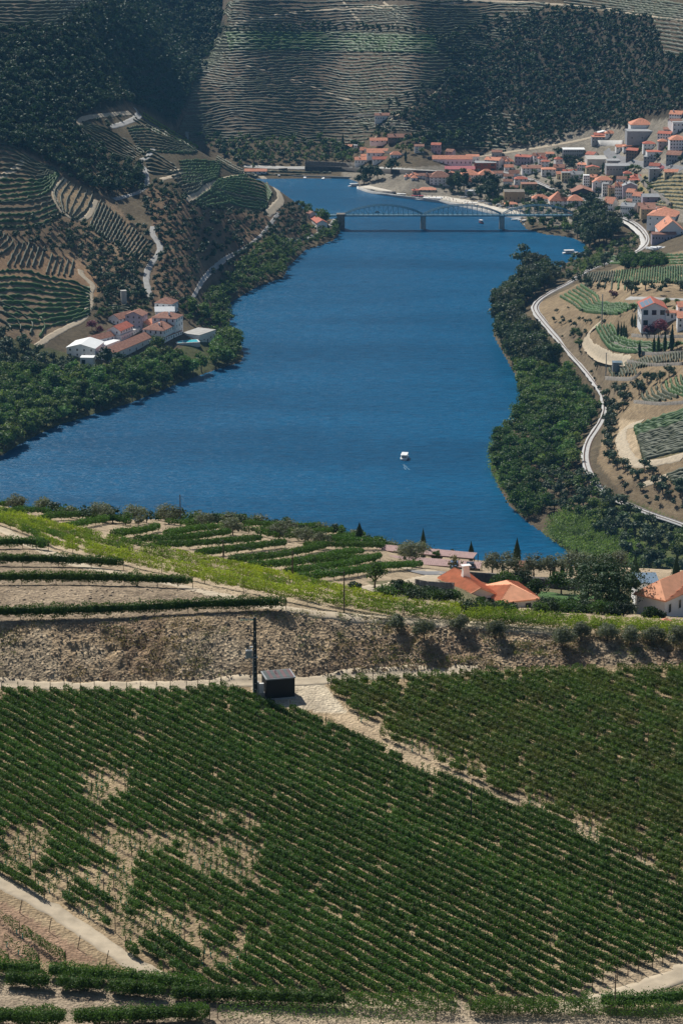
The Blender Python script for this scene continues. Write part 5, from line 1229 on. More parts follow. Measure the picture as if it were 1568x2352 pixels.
for k in range(16):
    u, v = rc.choice([(1365,462),(1372,470),(1382,478),(1392,446),(1384,428),(1375,418),(1450,375),(1480,380)]); car(rc.choice(['white', 'blue', 'black']), u+rc.uniform(-6, 6), v+rc.uniform(-5, 5), 1.2+rc.uniform(-.3, .3), 'small car parked in the streets of the town', group='cars parked in the town streets')
def boat(u, v, L_, B_, rz, hull, label, cabin=True, mast=0, roof='hull_white', group=None, lo=.8):
    X, Y, _ = wz(u, v, 0); t = thing('boat', label, 'boat', (X, Y, 0), rz, group); mb = MB(); n = 9; V = []; st = []
    for i in range(n):
        s = i/(n-1); x = -L_/2+L_*s; w_ = B_/2*(1-max(0, s-.45)**2*3.2)*(.85+.15*min(s*4, 1)); z = lo+.35*s*s
        V += [(x, -max(w_, .03), z), (x, -max(w_*.75, .02), -.3), (x, max(w_*.75, .02), -.3), (x, max(w_, .03), z)]
    F = [(i*4+j, i*4+4+j, i*4+5+j, i*4+1+j) for i in range(n-1) for j in range(3)]+[(i*4, i*4+3, i*4+7, i*4+4) for i in range(n-1)]+[(0, 1, 2, 3)]
    mb.add(V, F); part('hull', mb, hull, t)
    if cabin:
        c = MB(); c.box(-L_*.32, L_*.18, -B_*.36, B_*.36, lo, lo+1.3); part('cabin', c, 'hull_white', t)
        g_ = MB(); g_.box(-L_*.30, L_*.185, -B_*.37, B_*.37, lo+.55, lo+1.0); g_.box(-L_*.325, -L_*.30, -B_*.3, B_*.3, lo+.4, lo+1.1); part('windows', g_, 'glass', t)
        r = MB(); r.box(-L_*.42, L_*.22, -B_*.42, B_*.42, lo+2.0, lo+2.12); part('awning', r, roof, t)
        for x in (-L_*.40, -L_*.1, L_*.2):
            for y in (-B_*.4, B_*.4): p = MB(); p.tube((x, y, lo), (x, y, lo+2.0), .05, .05, 5); part('post', p, 'frame_white', t)
    if mast: m_ = MB(); m_.tube((L_*.1, 0, lo), (L_*.1, 0, mast), .10, .06, 6); part('mast', m_, 'frame_white', t)
    return t
boat(929, 1052, 11, 4.4, 1.42, 'hull_white', 'white tour boat alone on the open river trailing a faint wake')
boat(898, 447, 20, 4.5, -.15, 'hull_dark', 'dark wooden boat moored at the left part of the quay', roof='hull_dark')
boat(935, 452, 24, 5.5, -.2, 'hull_dark', 'long dark boat with white mast moored at the middle of the quay', mast=13)
boat(962, 456, 18, 5, -.2, 'hull_red', 'dark red moored boat right of the masted boat', roof='hull_red')
boat(986, 461, 28, 6, 2.9, 'hull_white', 'largest white cruise boat moored at the quay')
boat(1004, 460, 12, 4, 2.9, 'hull_white', 'smaller white boat tucked in right of the cruise boat')
boat(816, 428, 14, 4, .3, 'hull_white', 'white yacht at the far left tip of the quay')
boat(1076, 473, 18, 4, 3.0, 'hull_red', 'red and white boat at the right part of the quay')
boat(1103, 512, 7, 3, 2.0, 'hull_red', 'little red boat on the water behind the right bridge pier')
boat(1309, 582, 13, 5, 0.1, 'hull_white', 'white cabin boat moored by the right bank below the huge tree')
boat(1326, 583, 10, 5, 0.1, 'hull_white', 'flat white pontoon boat right beside the cabin boat', cabin=False, lo=.4)
for u, v in ((1180,497),(1186,501),(1193,503),(1199,506),(1204,512),(1209,516),(1184,505),(1120,484),(1131,487),(1142,488),(600,407),(640,408),(700,409),(742,411)):
    boat(u, v, 8, 2.8, rc.uniform(0, 3), 'hull_white' if u != 1204 else 'hull_dark', 'small white motor boat moored in a cluster near the shore' if u != 1204 else 'small dark boat in the marina', cabin=rc.random() < .6, group='small boats moored along the banks' if u != 1204 else None)
wk = MB(); x_, y_, _ = wz(929, 1062, 0)
for k in range(7):
    s = k/7; yy = y_-4.6-s*12; w0 = .2+.9*s; j = rc.uniform(-.3, .3)+s*1.5
    for sg in (-1, 1): wk.add([(x_-.5+j+sg*w0-.35, yy, .03), (x_-.5+j+sg*w0+.35, yy, .03), (x_-.5+j+sg*w0+.2, yy-rc.uniform(.3, .9), .03), (x_-.5+j+sg*w0-.2, yy-.5, .03)], [(0, 3, 2, 1)])
tag(part('wake_foam', wk, 'white_foam'), 'thin flecks of white foam trailing behind the tour boat', 'wake foam', kind='stuff')
# people on the quay
pm = MB(); pm.tube((0, 0, .0), (0, 0, .85), .12, .17, 8); pm.tube((0, 0, .85), (0, 0, 1.45), .17, .22, 8); pm.tube((0, 0, 1.45), (0, 0, 1.52), .07, .07, 6); pm.tube((0, 0, 1.5), (0, 0, 1.75), .09, .10, 8); pm.tube((.24, 0, 1.4), (.28, 0, .8), .06, .05, 5); pm.tube((-.24, 0, 1.4), (-.28, 0, .8), .06, .05, 5)
PM = [pm.mesh('person', [m_]) for m_ in ('hull_white', 'hull_dark', 'hull_red')]
for k in range(34):
    q = rc.random()*1.999; S = [(955,452),(1030,461),(1100,476)]; i = int(q); f = q-i; u = S[i][0]*(1-f)+S[i+1][0]*f; v = S[i][1]*(1-f)+S[i+1][1]*f+rc.uniform(-5, 2)
    tag(obj('person', PM[k % 3], None, wz(u, v, 2.6)), 'tiny distant person standing on the sunlit quay', 'person', 'people on the quay')
# ------------------------------------------------------------ near buildings
def tile_ribs(par, corners, step=.36, r=.055, rmat='roof_bright', name='tile_rows', along='slope'):
    """raised rows of roof tiles over one roof plane; corners: eave a, eave b, then the rest"""
    P = [np.array(c, float) for c in corners]; e = P[1]-P[0]; L_ = np.linalg.norm(e); e /= L_; nrm = np.cross(P[1]-P[0], P[2]-P[0]); nrm /= np.linalg.norm(nrm)
    if nrm[2] < 0: nrm = -nrm
    up = np.cross(nrm, e); q = [((p-P[0]) @ e, (p-P[0]) @ up) for p in P]
    if q[2][1] < 0: up = -up; q = [(a, -b_) for a, b_ in q]
    mb = MB(); vert = along == 'slope'; mx = max(p[0 if vert else 1] for p in q); mn = min(p[0 if vert else 1] for p in q)
    for s in np.arange(mn+step/2, mx, step):
        hits = []
        for (a, b_), (c, d) in zip(q, q[1:]+q[:1]):
            if not vert: a, b_, c, d = b_, a, d, c
            if (a-s)*(c-s) < 0: hits.append(b_+(d-b_)*(s-a)/(c-a))
        if len(hits) >= 2:
            lo, hi = min(hits), max(hits)
            f = (lambda t: P[0]+e*s+up*t) if vert else (lambda t: P[0]+e*t+up*s)
            mb.tube(f(lo)+nrm*.02, f(hi)+nrm*.02, r, r, 4)
    return part(name, mb, rmat, par)
def near_house(A, B, Yd, depth, h, rh, roof, axis, label, **kw):
    t = bld(A, B, depth, h, rh, roof, axis, 'white_wall', 'roof_bright', label, 'house', 'house', Yd=Yd, frame=True, over=.45, blk=False, **kw)
    ro = [c for c in t.children if c.name.startswith('roof')][0]; v = np.array([tuple(x.co) for x in ro.data.vertices]); top = v[:6]
    if roof == 'hip' or axis == 'x':
        w = top[1][0]-top[0][0]; d = top[3][1]-top[0][1]
        if axis == 'x' or w >= d: planes = [(0, 1, 5, 4), (2, 3, 4, 5), (1, 2, 5), (3, 0, 4)]
        else: planes = [(1, 2, 5, 4), (3, 0, 4, 5), (0, 1, 4), (2, 3, 5)]
    else: planes = [(1, 2, 5, 4), (3, 0, 4, 5)]
    if roof == 'gable' and axis == 'x': planes = planes[:2]
    for p in planes: tile_ribs(ro, [top[i]+np.array([0, 0, .03]) for i in p], along='slope', name='tile_rows')
    return t, ro
t, ro = near_house((1148,1417), (1233,1408), (440, 442.5), 10.0, 3.1, 1.9, 'hip', 'x', 'right wing of the small white house, with a bright orange hip roof', win=(1, 2), base=4, ww=.9, wh=1.2)
t, ro = near_house((1066,1403), (1133,1397), (441.5, 443.5), 12.5, 3.0, 1.5, 'gable', 'y', 'left wing of the small white house, orange gable roof and white chimney', win=(1, 3), base=4, ww=.9, wh=1.1)
cb = MB(); cb.add([(-.9,-.6,-1.5),(.9,-.6,-1.5),(.9,.6,-1.5),(-.9,.6,-1.5),(-.55,-.4,1.5),(.55,-.4,1.5),(.55,.4,1.5),(-.55,.4,1.5)], [(0,3,2,1),(0,1,5,4),(1,2,6,5),(2,3,7,6),(3,0,4,7),(4,5,6,7)]); cb.box(-.9, .9, -.6, .6, 1.75, 1.9); cb.box(-.5, .5, -.35, .35, 1.5, 1.75)
o = part('chimney', cb, 'white_wall', ro); o.location = (.3, 7.6, 4.7)
near_house((1120,1398), (1140,1394), (452, 453.5), 5, 3.0, 1.5, 'gable', 'y', 'small rear wing of the white house behind its chimney', win=(0, 0), base=4)
t, ro = near_house((1459,1419), (1524,1426), (431.5, 427.5), 27, 4.6, 2.3, 'hip', 'x', 'big white house with a long orange hip roof at the right edge', win=(0, 0), side=(1, 8), base=6, ww=.8, wh=1.6)
def on(u, v, Y): return wy(u, v, Y)
x, y, z = on(1485, 1340, 447); t = thing('glazed_extension', 'grey glass-roofed extension tucked behind the big orange roof', 'extension', (x, y, z-5))
m_ = MB(); m_.box(-2.2, 2.2, 0, 6, 0, 5); part('wall', m_, 'white_wall', t); m_ = MB(); m_.box(-2.4, 2.4, -.3, 6.3, 5, 5.2)
for k in range(5): m_.box(-2.3+k*1.04, -2.2+k*1.04, -.3, 6.3, 5.2, 5.3)
part('roof', m_, 'panel_glass', t)
x, y, z = on(1528, 1438, 385); t = thing('garden_gazebo', 'little orange pointed gazebo roof peeping over the vines', 'gazebo', (x, y, z-1.8))
m_ = MB(); m_.add([(-1.6,-1.6,2.1),(1.6,-1.6,2.1),(1.6,1.6,2.1),(-1.6,1.6,2.1),(0,0,3.3)], [(0,1,4),(1,2,4),(2,3,4),(3,0,4),(0,3,2,1)]); part('roof', m_, 'roof_orange', t)
for a in (-1.3, 1.3):
    for b_ in (-1.3, 1.3): m_ = MB(); m_.tube((a, b_, -1), (a, b_, 2.1), .09, .09, 6); part('post', m_, 'post_pale', t)
# timber carports / pergolas
def carport(A, B, Yd, depth, label, h=2.7):
    wa = np.array(wy(A[0], A[1], Yd[0])); wb = np.array(wy(B[0], B[1], Yd[1])); dx = wb[:2]-wa[:2]; w = float(np.linalg.norm(dx)); z = (wa[2]+wb[2])/2
    t = thing('carport', label, 'carport', ((wa[0]+wb[0])/2, (wa[1]+wb[1])/2, z-h), math.atan2(dx[1], dx[0])); m_ = MB(); sl = (wb[2]-wa[2])/w
    for k in range(int(w/.45)):
        x0 = -w/2+k*.45; m_.add([(x0,0,h+sl*x0),(x0+.40,0,h+sl*x0),(x0+.40,depth,h+.25+sl*x0),(x0,depth,h+.25+sl*x0),(x0,0,h-.12+sl*x0),(x0+.40,0,h-.12+sl*x0),(x0+.40,depth,h+.13+sl*x0),(x0,depth,h+.13+sl*x0)], [(0,1,2,3),(7,6,5,4),(0,4,5,1),(1,5,6,2),(2,6,7,3),(3,7,4,0)])
    part('roof', m_, 'pergola_roof', t)
    for k in range(max(int(w/4), 2)+1):
        x = -w/2+.2+k*(w-.4)/max(int(w/4), 2)
        for y in (.3, depth-.3): p = MB(); p.tube((x, y, -3), (x, y, h+sl*x), .09, .09, 6); part('post', p, 'steel_dark', t)
    b_ = MB(); b_.add([(-w/2,.1,h-.13-sl*w/2),(w/2,.1,h-.13+sl*w/2),(w/2,.25,h-.13+sl*w/2),(-w/2,.25,h-.13-sl*w/2),(-w/2,.1,h-.36-sl*w/2),(w/2,.1,h-.36+sl*w/2),(w/2,.25,h-.36+sl*w/2),(-w/2,.25,h-.36-sl*w/2)], [(0,1,2,3),(7,6,5,4),(0,4,5,1),(1,5,6,2),(2,6,7,3),(3,7,4,0)]); part('beam', b_, 'steel_dark', t)
carport((834,1260), (1090,1283), (520, 512), 3.6, 'upper long timber-slatted carport roof, the farther one')
carport((886,1290), (1102,1306), (500, 496), 4, 'lower long timber-slatted carport roof with two cars under it')
carport((770,1250), (836,1256), (505, 505), 5, 'short leftmost piece of slatted carport roof')
t_ = wallstrip([(1075,1334),(1130,1338),(1230,1348),(1335,1356)], 1.9, 'stone_dark', 'dark stone garden wall behind the small white house', thick=.6, step=2)
wallstrip([(1120,1322),(1200,1330),(1330,1336)], .6, 'stone_wall', 'low pale stone kerb wall along the olive garden', 'kerb_wall', 'low wall', thick=.5, step=2)
wallstrip([(955,1345),(985,1350),(1040,1352)], 1.2, 'stone_wall', 'short stone wall left of the small white house', thick=.5, step=2)
road('parking_yard', [(950,1316),(1030,1318),(1110,1322),(1150,1325)], 4.5, 'asphalt', lift=.12, thick=.3, step=2)
road('lawn', [(1235,1368),(1290,1372),(1340,1380)], 12, 'lawn', lift=.15, thick=.3, step=2)
p = at(1200, 1318); t = thing('garden_hut', 'small dark red hut among the olives behind the garden wall', 'hut', (p.x, p.y, p.z)); m_ = MB(); m_.box(-1.5, 1.5, 0, 2.4, -1, 2.0); part('wall', m_, 'brown_wall', t); part('roof', roof_mb(3, 2.4, 2.0, .6, .4, 'gable', 'x'), 'roof_old', t)
# ------------------------------------------------------------ transformer kiosk, poles
plain('roof_mauve', (.14, .085, .09), .8, .2, 1); plain('roof_slate', (.08, .10, .10), .8, .2, 1)
def kiosk():
    A = at(617, 1611); B = at(680, 1600); A = np.array(wy(617, 1611, A.y)); 
    p = at(645, 1606); t = thing('transformer_kiosk', 'dark box-shaped electrical substation with striped flat roof beside the farm track', 'substation', (p.x, p.y, p.z), R(-2))
    w, d, h = 3.7, 3.0, 2.75; ca = R(0)
    m_ = MB(); m_.box(-w/2-.15, w/2+.15, -.15, d+.15, -.8, .2); part('plinth', m_, 'concrete', t)
    m_ = MB(); m_.box(-w/2, w/2, 0, d, .2, h); 
    part('body', m_, 'kiosk_dark', t)
    m_ = MB()
    for k in range(12): m_.box(-w/2-.03, -w/2-.005, .1+k*.23, .2+k*.23, .3, h-.1)
    part('ribbed_side', m_, 'kiosk_side', t)
    m_ = MB(); m_.box(-w/2-.1, w/2+.1, -.1, d+.1, h, h+.16); ro = part('roof', m_, 'steel_grey', t)
    for k in range(8): m_ = MB(); m_.box(-w/2+.08+k*.443, -w/2+.515+k*.443, .05, d-.05, h+.165, h+.19); part('roof_panel', m_, 'roof_mauve' if k % 2 else 'roof_slate', ro)
    m_ = MB(); m_.tube((-.3, 1.8, h+.1), (-.3, 1.8, h+.6), .05, .05, 8); m_.tube((-.3, 1.8, h+.55), (-.3, 1.8, h+.65), .09, .06, 8); part('vent_pipe', m_, 'steel_grey', ro)
    for k in (.9, 1.9): m_ = MB(); m_.box(-w/2-.06, -w/2-.03, k, k+.12, 1.2, 1.35); part('hinge', m_, 'steel_grey', t)
    t.rotation_euler = (0, 0, R(14))
    return p
KP = kiosk()
p = at(603, 1604); t = thing('meter_cabinet', 'narrow pale grey meter cabinet at the foot of the tall steel pole', 'cabinet', (p.x-.1, p.y, p.z), R(14))
m_ = MB(); m_.box(-.3, .3, 0, .35, .75, 2.0); part('door', m_, 'frame_white', t); m_ = MB(); m_.box(-.4, .4, -.05, .45, -.3, .75); part('plinth', m_, 'concrete_pale', t); m_ = MB(); m_.box(-.9, -.32, .1, .6, .1, 2.2); part('cabinet', m_, 'steel_grey', t)
p = at(622, 1612); 
m_ = MB()
for k in range(3):
    for i in range(20):
        a, b_ = i*math.pi/10, (i+1)*math.pi/10; m_.tube((.6*math.cos(a), .4*math.sin(a), .05+.06*k), (.6*math.cos(b_), .4*math.sin(b_), .05+.06*k), .035, .035, 5)
tag(obj('cable_coil', m_.mesh('cable_coil', ['steel_dark']), None, (p.x-.1, p.y, p.z)), 'coil of thick black cable lying at the kiosk corner', 'cable coil')
p = at(587, 1608)
def big_pole():
    X, Y = p.x, p.y; z = p.z; _, _, dep = project(X, Y, z); top = 0
    # the photographed top is at v = 1418
    hgt = 11.5
    for _ in range(30):
        vv = project(X, Y, z+hgt)[1]; hgt += (vv-1418)*.02
    t = thing('steel_power_pole', 'tall dark steel pole with transformer and green insulators beside the kiosk', 'power pole', (X, Y, z))
    m_ = MB(); b0, b1 = .30, .17
    m_.add([(-b0,-.16,-1),(b0,-.16,-1),(b0,.16,-1),(-b0,.16,-1),(-b1,-.12,hgt),(b1,-.12,hgt),(b1,.12,hgt),(-b1,.12,hgt)], [(0,1,5,4),(1,2,6,5),(2,3,7,6),(3,0,4,7),(4,5,6,7)]); part('mast', m_, 'steel_dark', t)
    m_ = MB(); m_.box(-b0-.02, -b0+.10, -.19, -.165, 0, hgt*.6); m_.box(b0-.1, b0, -.19, -.165, 0, 1.5); part('pale_flange', m_, 'steel_grey', t)
    for k in range(12): m_ = MB(); m_.box(-.04, .04, -.20, -.165, .7+k*.78, .8+k*.78); part('rung', m_, 'frame_white', t)
    m_ = MB(); m_.tube((-1.75, 0, hgt-.15), (.35, 0, hgt-.25), .05, .05, 5); part('cross_arm', m_, 'steel_grey', t)
    for x in (-1.6, -.95, -.35):
        m_ = MB()
        for j in range(4): m_.tube((x-.25+j*.12, -.05, hgt-.33), (x-.19+j*.12, -.05, hgt-.35), .13, .06, 8)
        part('insulator', m_, 'teal_glass', t)
    m_ = MB(); m_.tube((-1.1, 0, hgt-1.9), (.25, 0, hgt-2.1), .06, .06, 5); m_.tube((-.9, 0, hgt-1.9), (-.9, 0, hgt-1.45), .08, .05, 6); m_.tube((-.5, 0, hgt-2), (-.5, 0, hgt-1.5), .08, .05, 6); m_.tube((-.2, 0, hgt-2.6), (-.8, 0, hgt-2.4), .07, .07, 6); part('fuse_rack', m_, 'steel_dark', t)
    tr = MB(); tr.box(-1.15, -.38, -.35, .35, hgt-5.3, hgt-4.4)
    for k in range(5): tr.box(-1.2, -1.15, -.3+k*.14, -.24+k*.14, hgt-5.25, hgt-4.5)
    tr.box(-.62, -.40, -.42, -.35, hgt-5.3, hgt-4.5); to = part('transformer', tr, 'steel_grey', t)
    for x in (-1.0, -.8, -.6): m_ = MB(); m_.tube((x, 0, hgt-4.4), (x, 0, hgt-4.05), .07, .04, 7); part('bushing', m_, 'steel_dark', to)
    m_ = MB(); m_.tube((-.65, 0, hgt-4.0), (-.25, 0, hgt-4.0), .14, .14, 8); part('arrester', m_, 'frame_white', to)
    m_ = MB(); m_.box(-1.25, .3, -.3, .3, hgt-5.4, hgt-5.3); m_.tube((-1.15, 0, hgt-5.4), (-.1, 0, hgt-6.4), .05, .05, 5); part('bracket', m_, 'steel_grey', t)
big_pole()
def pole(u, v, vt, label, mat='post_wood', r=.11, wires=None, arm=False):
    g = at(u, v); X, Y, z = g; h = 7
    for _ in range(40): h += (project(X, Y, z+h)[1]-vt)*(.02 if v > 1100 else .1)
    t = thing('utility_pole', label, 'utility pole', (X, Y, z)); m_ = MB(); m_.tube((0, 0, -.5), (0, 0, h), r*1.2, r*.8, 8); part('mast', m_, mat, t)
    if arm:
        m_ = MB(); m_.tube((-.8, 0, h-.3), (.8, 0, h-.3), .06, .06, 5); part('cross_arm', m_, mat, t)
        for x in (-.7, 0, .7): m_ = MB(); m_.tube((x, 0, h-.3), (x, 0, h-.05), .05, .04, 6); part('insulator', m_, 'steel_dark', t)
    return Vector((X, Y, z+h))
P_A = pole(415, 1207, 1136, 'tall dark wooden pole on the crest against the river'); P_B = pole(513, 1291, 1240, 'wooden pole standing in the upper terrace rows'); P_C = pole(672, 1328, 1265, 'wooden pole between the terrace rows at mid picture'); P_D = pole(790, 1408, 1312, 'thin dark pole just below the bright vine band', r=.09)
P_E = pole(1081, 1886, 1795, 'slim dark pole standing inside the big vineyard', 'steel_dark', .06); P_F = pole(1410, 2330, 2238, 'pole at the edge of the bottom right dirt track', r=.07)
pole(1381, 745, 676, 'tall grey lattice-like pole on the dry right bank slope', 'steel_grey', .35, arm=True); pole(1390, 868, 810, 'second grey power pole near the greenhouse', 'steel_grey', .3, arm=True); pole(1237, 1010, 978, 'grey pole among the riverside orchard trees', 'steel_grey', .25)
pole(1500, 2200, 2150, 'short leaning post in the right of the big vineyard', 'post_wood', .05)
for k, (a, b_, sag) in enumerate(((P_A, P_B, .8), (P_B, P_C, .6), (P_C, P_D, .6))):
    m_ = MB(); q = [a.lerp(b_, i/14)-Vector((0, 0, sag*4*(i/14)*(1-i/14)+.2)) for i in range(15)]
    for i in range(14): m_.tube(q[i], q[i+1], .018, .018, 4)
    tag(part('overhead_wire', m_, 'steel_dark'), ['thin wire from the crest pole to the upper terrace pole', 'thin wire between the two poles among terrace rows', 'thin wire down to the pole below the bright band'][k], 'wire')
# end posts along the track
for k, (u, v) in enumerate([(45,2097),(112,2140),(178,2180),(243,2215)]):
    g = at(u, v); m_ = MB(); m_.tube((0, 0, -.2), (.35, 0, 1.55), .05, .045, 6); tag(obj('leaning_post', m_.mesh('leaning_post', ['post_wood']), None, g), 'slanted dark end post standing beside the dirt track at lower left', 'post', 'leaning end posts by the dirt track')
# ------------------------------------------------------------ near trees
def near_tree(kind, u, v, h, w_, label, mat='olive_leaf', cat='olive tree', ncard=1500, size=.16, Y=None, seed=0, tr=True, group=None, lobes=18, zc=.52, rz=.42, name=None):
    g = at(u, v) if Y is None else Vector(wy(u, v, Y)); z = Hs(g.x, g.y) if Y is None else min(g.z, Hs(g.x, g.y)+.0)
    t = thing(name or kind, label, cat, (g.x, g.y, z), 0, group); extra = max(g.z-z, 0)
    if extra > .5: h += extra; 
    w_ *= 1.15; size *= 1.6; V, F = crown(900+seed, w_/2, h*rz, h*zc, lobes, ncard, size, lobe_r=.36, core=.3); obj('crown', quads('crown', V, F, [mat]), t)
    mb = trunk(seed+5, h*.32, .05*h*.6+.05, w_*.25, h*zc, 4); part('trunk', mb, 'bark', t); return t
OL = [(912,1442,2.4),(973,1466,3.2),(1055,1446,2.6),(1138,1462,2.9),(1290,1482,3.2),(1333,1466,2.9),(1393,1468,3.0),(1447,1475,3.0),(1499,1476,3.0),(1552,1480,3.3)]
for k, (u, v, h) in enumerate(OL): near_tree('olive_tree', u, v+5, h*.9, h*.95, ordn(k+1)+' grey olive bush from the left along the top edge of the bank', seed=k, ncard=2600, size=.11, zc=.52, rz=.44)
for k, (u, v, h, w_) in enumerate([(40,1170,3.4,4.2),(100,1172,3,3.6),(235,1195,4,5),(312,1198,4,5),(388,1200,4.4,5.4),(467,1186,4.4,5),(535,1225,3.4,4),(468,1210,3.4,3.6),(640,1236,4,4.6),(700,1245,3.6,4.4),(740,1255,3.2,4)]):
    near_tree('olive_tree', u, v+4, h, w_, ordn(k+1)+' soft grey-green olive from the left along the river crest', seed=30+k, ncard=1700, size=.15)
near_tree('olive_tree', 948, 1300, 5.4, 6.2, 'broad pale olive tree in front of the two carports', seed=50, ncard=3200, size=.15)
for k, (u, v, h, w_) in enumerate([(1130,1318,5,5),(1165,1322,5,5.6),(1225,1325,5.4,5.5),(1262,1326,5,5),(1300,1320,5.5,6),(1345,1322,5.5,6),(1385,1318,5,5),(1420,1312,5,5)]):
    near_tree('olive_tree', u, v, h, w_, ordn(k+1)+' grey olive from the left in the garden behind the dark wall', seed=60+k, ncard=2000, size=.15)
near_tree('shade_tree', 1382, 1418, 11.5, 14, 'very large dark spreading tree between the two orange-roofed houses', 'dark_leaf', 'tree', 9000, .2, Y=432, seed=80, lobes=44, zc=.55, rz=.42)
near_tree('garden_tree', 1160, 1360, 4.2, 5.5, 'bright green bushy tree behind the small white house', 'lush_leaf', 'tree', 1500, .22, seed=81); near_tree('garden_tree', 1232, 1375, 4.2, 4, 'small round yellow-green tree beside the lawn', 'lush_leaf', 'tree', 1100, .2, seed=82)
near_tree('garden_tree', 1288, 1365, 5, 5, 'round mid-green tree at the far end of the lawn', 'lush_leaf', 'tree', 1400, .2, seed=83); near_tree('garden_tree', 1195, 1350, 4, 5, 'low dark green bush against the garden wall', 'dark_leaf', 'shrub', 1100, .2, seed=84)
for k, (u, v, h, w_) in enumerate([(1255,1420,3.4,6),(1300,1425,3.4,6),(1345,1428,3.8,6),(1400,1432,4,5),(1430,1425,3.6,4),(1490,1432,3.2,2.6),(1510,1436,3,2.4)]):
    near_tree('garden_tree', u, v, h, w_, ordn(k+1)+' leafy green shrub from the left in front of the great dark tree', 'lush_leaf' if k % 2 else 'dark_leaf', 'shrub', 2200, .15, Y=405, seed=90+k, name='garden_shrub')
for k, (u, v, h, w_) in enumerate([(860,1352,4.6,3.4),(912,1362,2.4,2.6),(815,1362,1.8,2),(940,1372,1.8,2.6),(985,1375,2.2,3),(1020,1382,2.2,3),(1105,1392,1.6,2),(1140,1405,1.6,1.5),(1040,1290,3.2,2),(1003,1292,3,2.2)]):
    near_tree('garden_shrub', u, v, h, w_, ordn(k+1)+' dark garden bush left of the small white house', 'dark_leaf' if k % 3 else 'lush_leaf', 'shrub', 1200, .15, seed=110+k)
near_tree('bare_tree', 1044, 1318, 4.6, 3.6, 'thin reddish withered tree standing before the parked cars', 'dry_grass', 'tree', 260, .14, seed=131)
near_tree('bare_tree', 1408, 1335, 7, 6, 'sparse grey leafless-looking tree near the reeds', 'gum_leaf', 'tree', 300, .2, seed=132, Y=505)
CYP = [(825,1240,1202,3.2,520),(971,1252,1216,3,520),(1081,1272,1246,2.6,530),(1186,1276,1238,3.6,520),(1323,1278,1256,2.4,520),(1290,1320,1288,1.9,490),(1310,1322,1296,1.8,490),(1456,1330,1276,4.4,470),(1551,1318,1274,4,470),(1270,1318,1292,1.4,490),(1580,1310,1276,3.4,470)]
for k, (u, v, vt, w_, Y) in enumerate(CYP):
    X, Y, z = wy(u, v+6, Y); zg = min(z, Hs(X, Y)); h = 5
    for _ in range(40): h += (project(X, Y, zg+h)[1]-vt)*.04
    t = thing('cypress_tree', ordn(k+1)+' dark pointed cypress from the left along the garden and crest', 'cypress', (X, Y, zg)); V, F = cone_crown(k, h, w_/2*.62, 800, .22); obj('crown', quads('crown', V, F, ['dark_leaf']), t)
    m_ = MB(); m_.tube((0, 0, -.5), (0, 0, h*.5), .14, .08, 6); part('trunk', m_, 'bark', t)
leafy('weed_leaf', (.09, .12, .04), (.17, .19, .07), None, 1.2, .3)
for k in range(22):
    u = 880+k*27+rnd.uniform(-8, 8) if k < 12 else 1240+(k-12)*22+rnd.uniform(-6, 6); v = 1375+rnd.uniform(-8, 8)+(u-880)*.07
    if 1060 < u < 1245: v = 1415
    near_tree('garden_shrub', u, v, rnd.uniform(1.6, 2.8), rnd.uniform(2.6, 4.2), ordn(k+1)+' low leafy shrub in the green strip between vine band and houses', 'dark_leaf' if k % 2 else 'lush_leaf', 'shrub', 800, .16, seed=150+k)
CRB = [(u, 0) for u in range(120, 1000, 24)]
for k, (u, _) in enumerate(CRB):
    v = float(np.interp(u, [0,300,550,784,950,1150], [1166,1197,1200,1228,1276,1296]))+rnd.uniform(-2, 10)
    near_tree('crest_bush', u+rnd.uniform(-8, 8), v, rnd.uniform(1.5, 3), rnd.uniform(2.5, 5), ordn(k+1)+' low bush from the left along the river edge of the terraces', ('dark_leaf', 'lush_leaf', 'olive_leaf')[k % 3], 'shrub', 380, .2, seed=220+k)
# weeds and stones of the bank (nobody could count them)
def scatter_cards(n, ulo, uhi, f0, f1, size, mat, name, label, seed, up=.3, tuft=8, thr=.1, elong=(0, 0, 1.3), sp=.35):
    rg = np.random.default_rng(seed); pts_ = []
    while len(pts_) < n:
        u = rg.uniform(ulo, uhi); s, _ = sk(u, 1500); s = float(s); a = np.interp(s, NS[2][0], NS[2][1]); b_ = np.interp(s, NS[3][0], NS[3][1])
        Y = a+(b_-a)*rg.uniform(f0, f1); X = s*Y
        if float(fbm(np.array([X/5]), np.array([Y/3]), 2, seed)[0]) < thr: continue
        pts_.append((X, Y, Hs(X, Y)))
    P = np.repeat(np.array(pts_), tuft, axis=0); P = P+rg.normal(size=P.shape)*np.array([sp, sp*.8, 0])+np.c_[np.zeros((len(P), 2)), rg.random(len(P))*up]
    V, F = cards(P, size*(.5+rg.random(len(P))), rg, elong=elong); tag(obj(name, quads(name, V, F, [mat])), label, 'plants', kind='stuff')
scatter_cards(1300, -60, 1620, .03, 1.1, .17, 'dry_grass', 'dry_grass', 'straw-coloured dry grass and weeds on the stony bank', 3, .3)
scatter_cards(130, -60, 1620, .02, 1.05, .17, 'weed_leaf', 'green_weeds', 'green broom tufts dotted over the stony bank', 4, .6, 22, .2)
scatter_cards(60, 640, 1620, .4, 1.1, .18, 'olive_leaf', 'grey_shrubs', 'grey-green low shrubs on the right part of the bank', 6, .5, 26, .2)
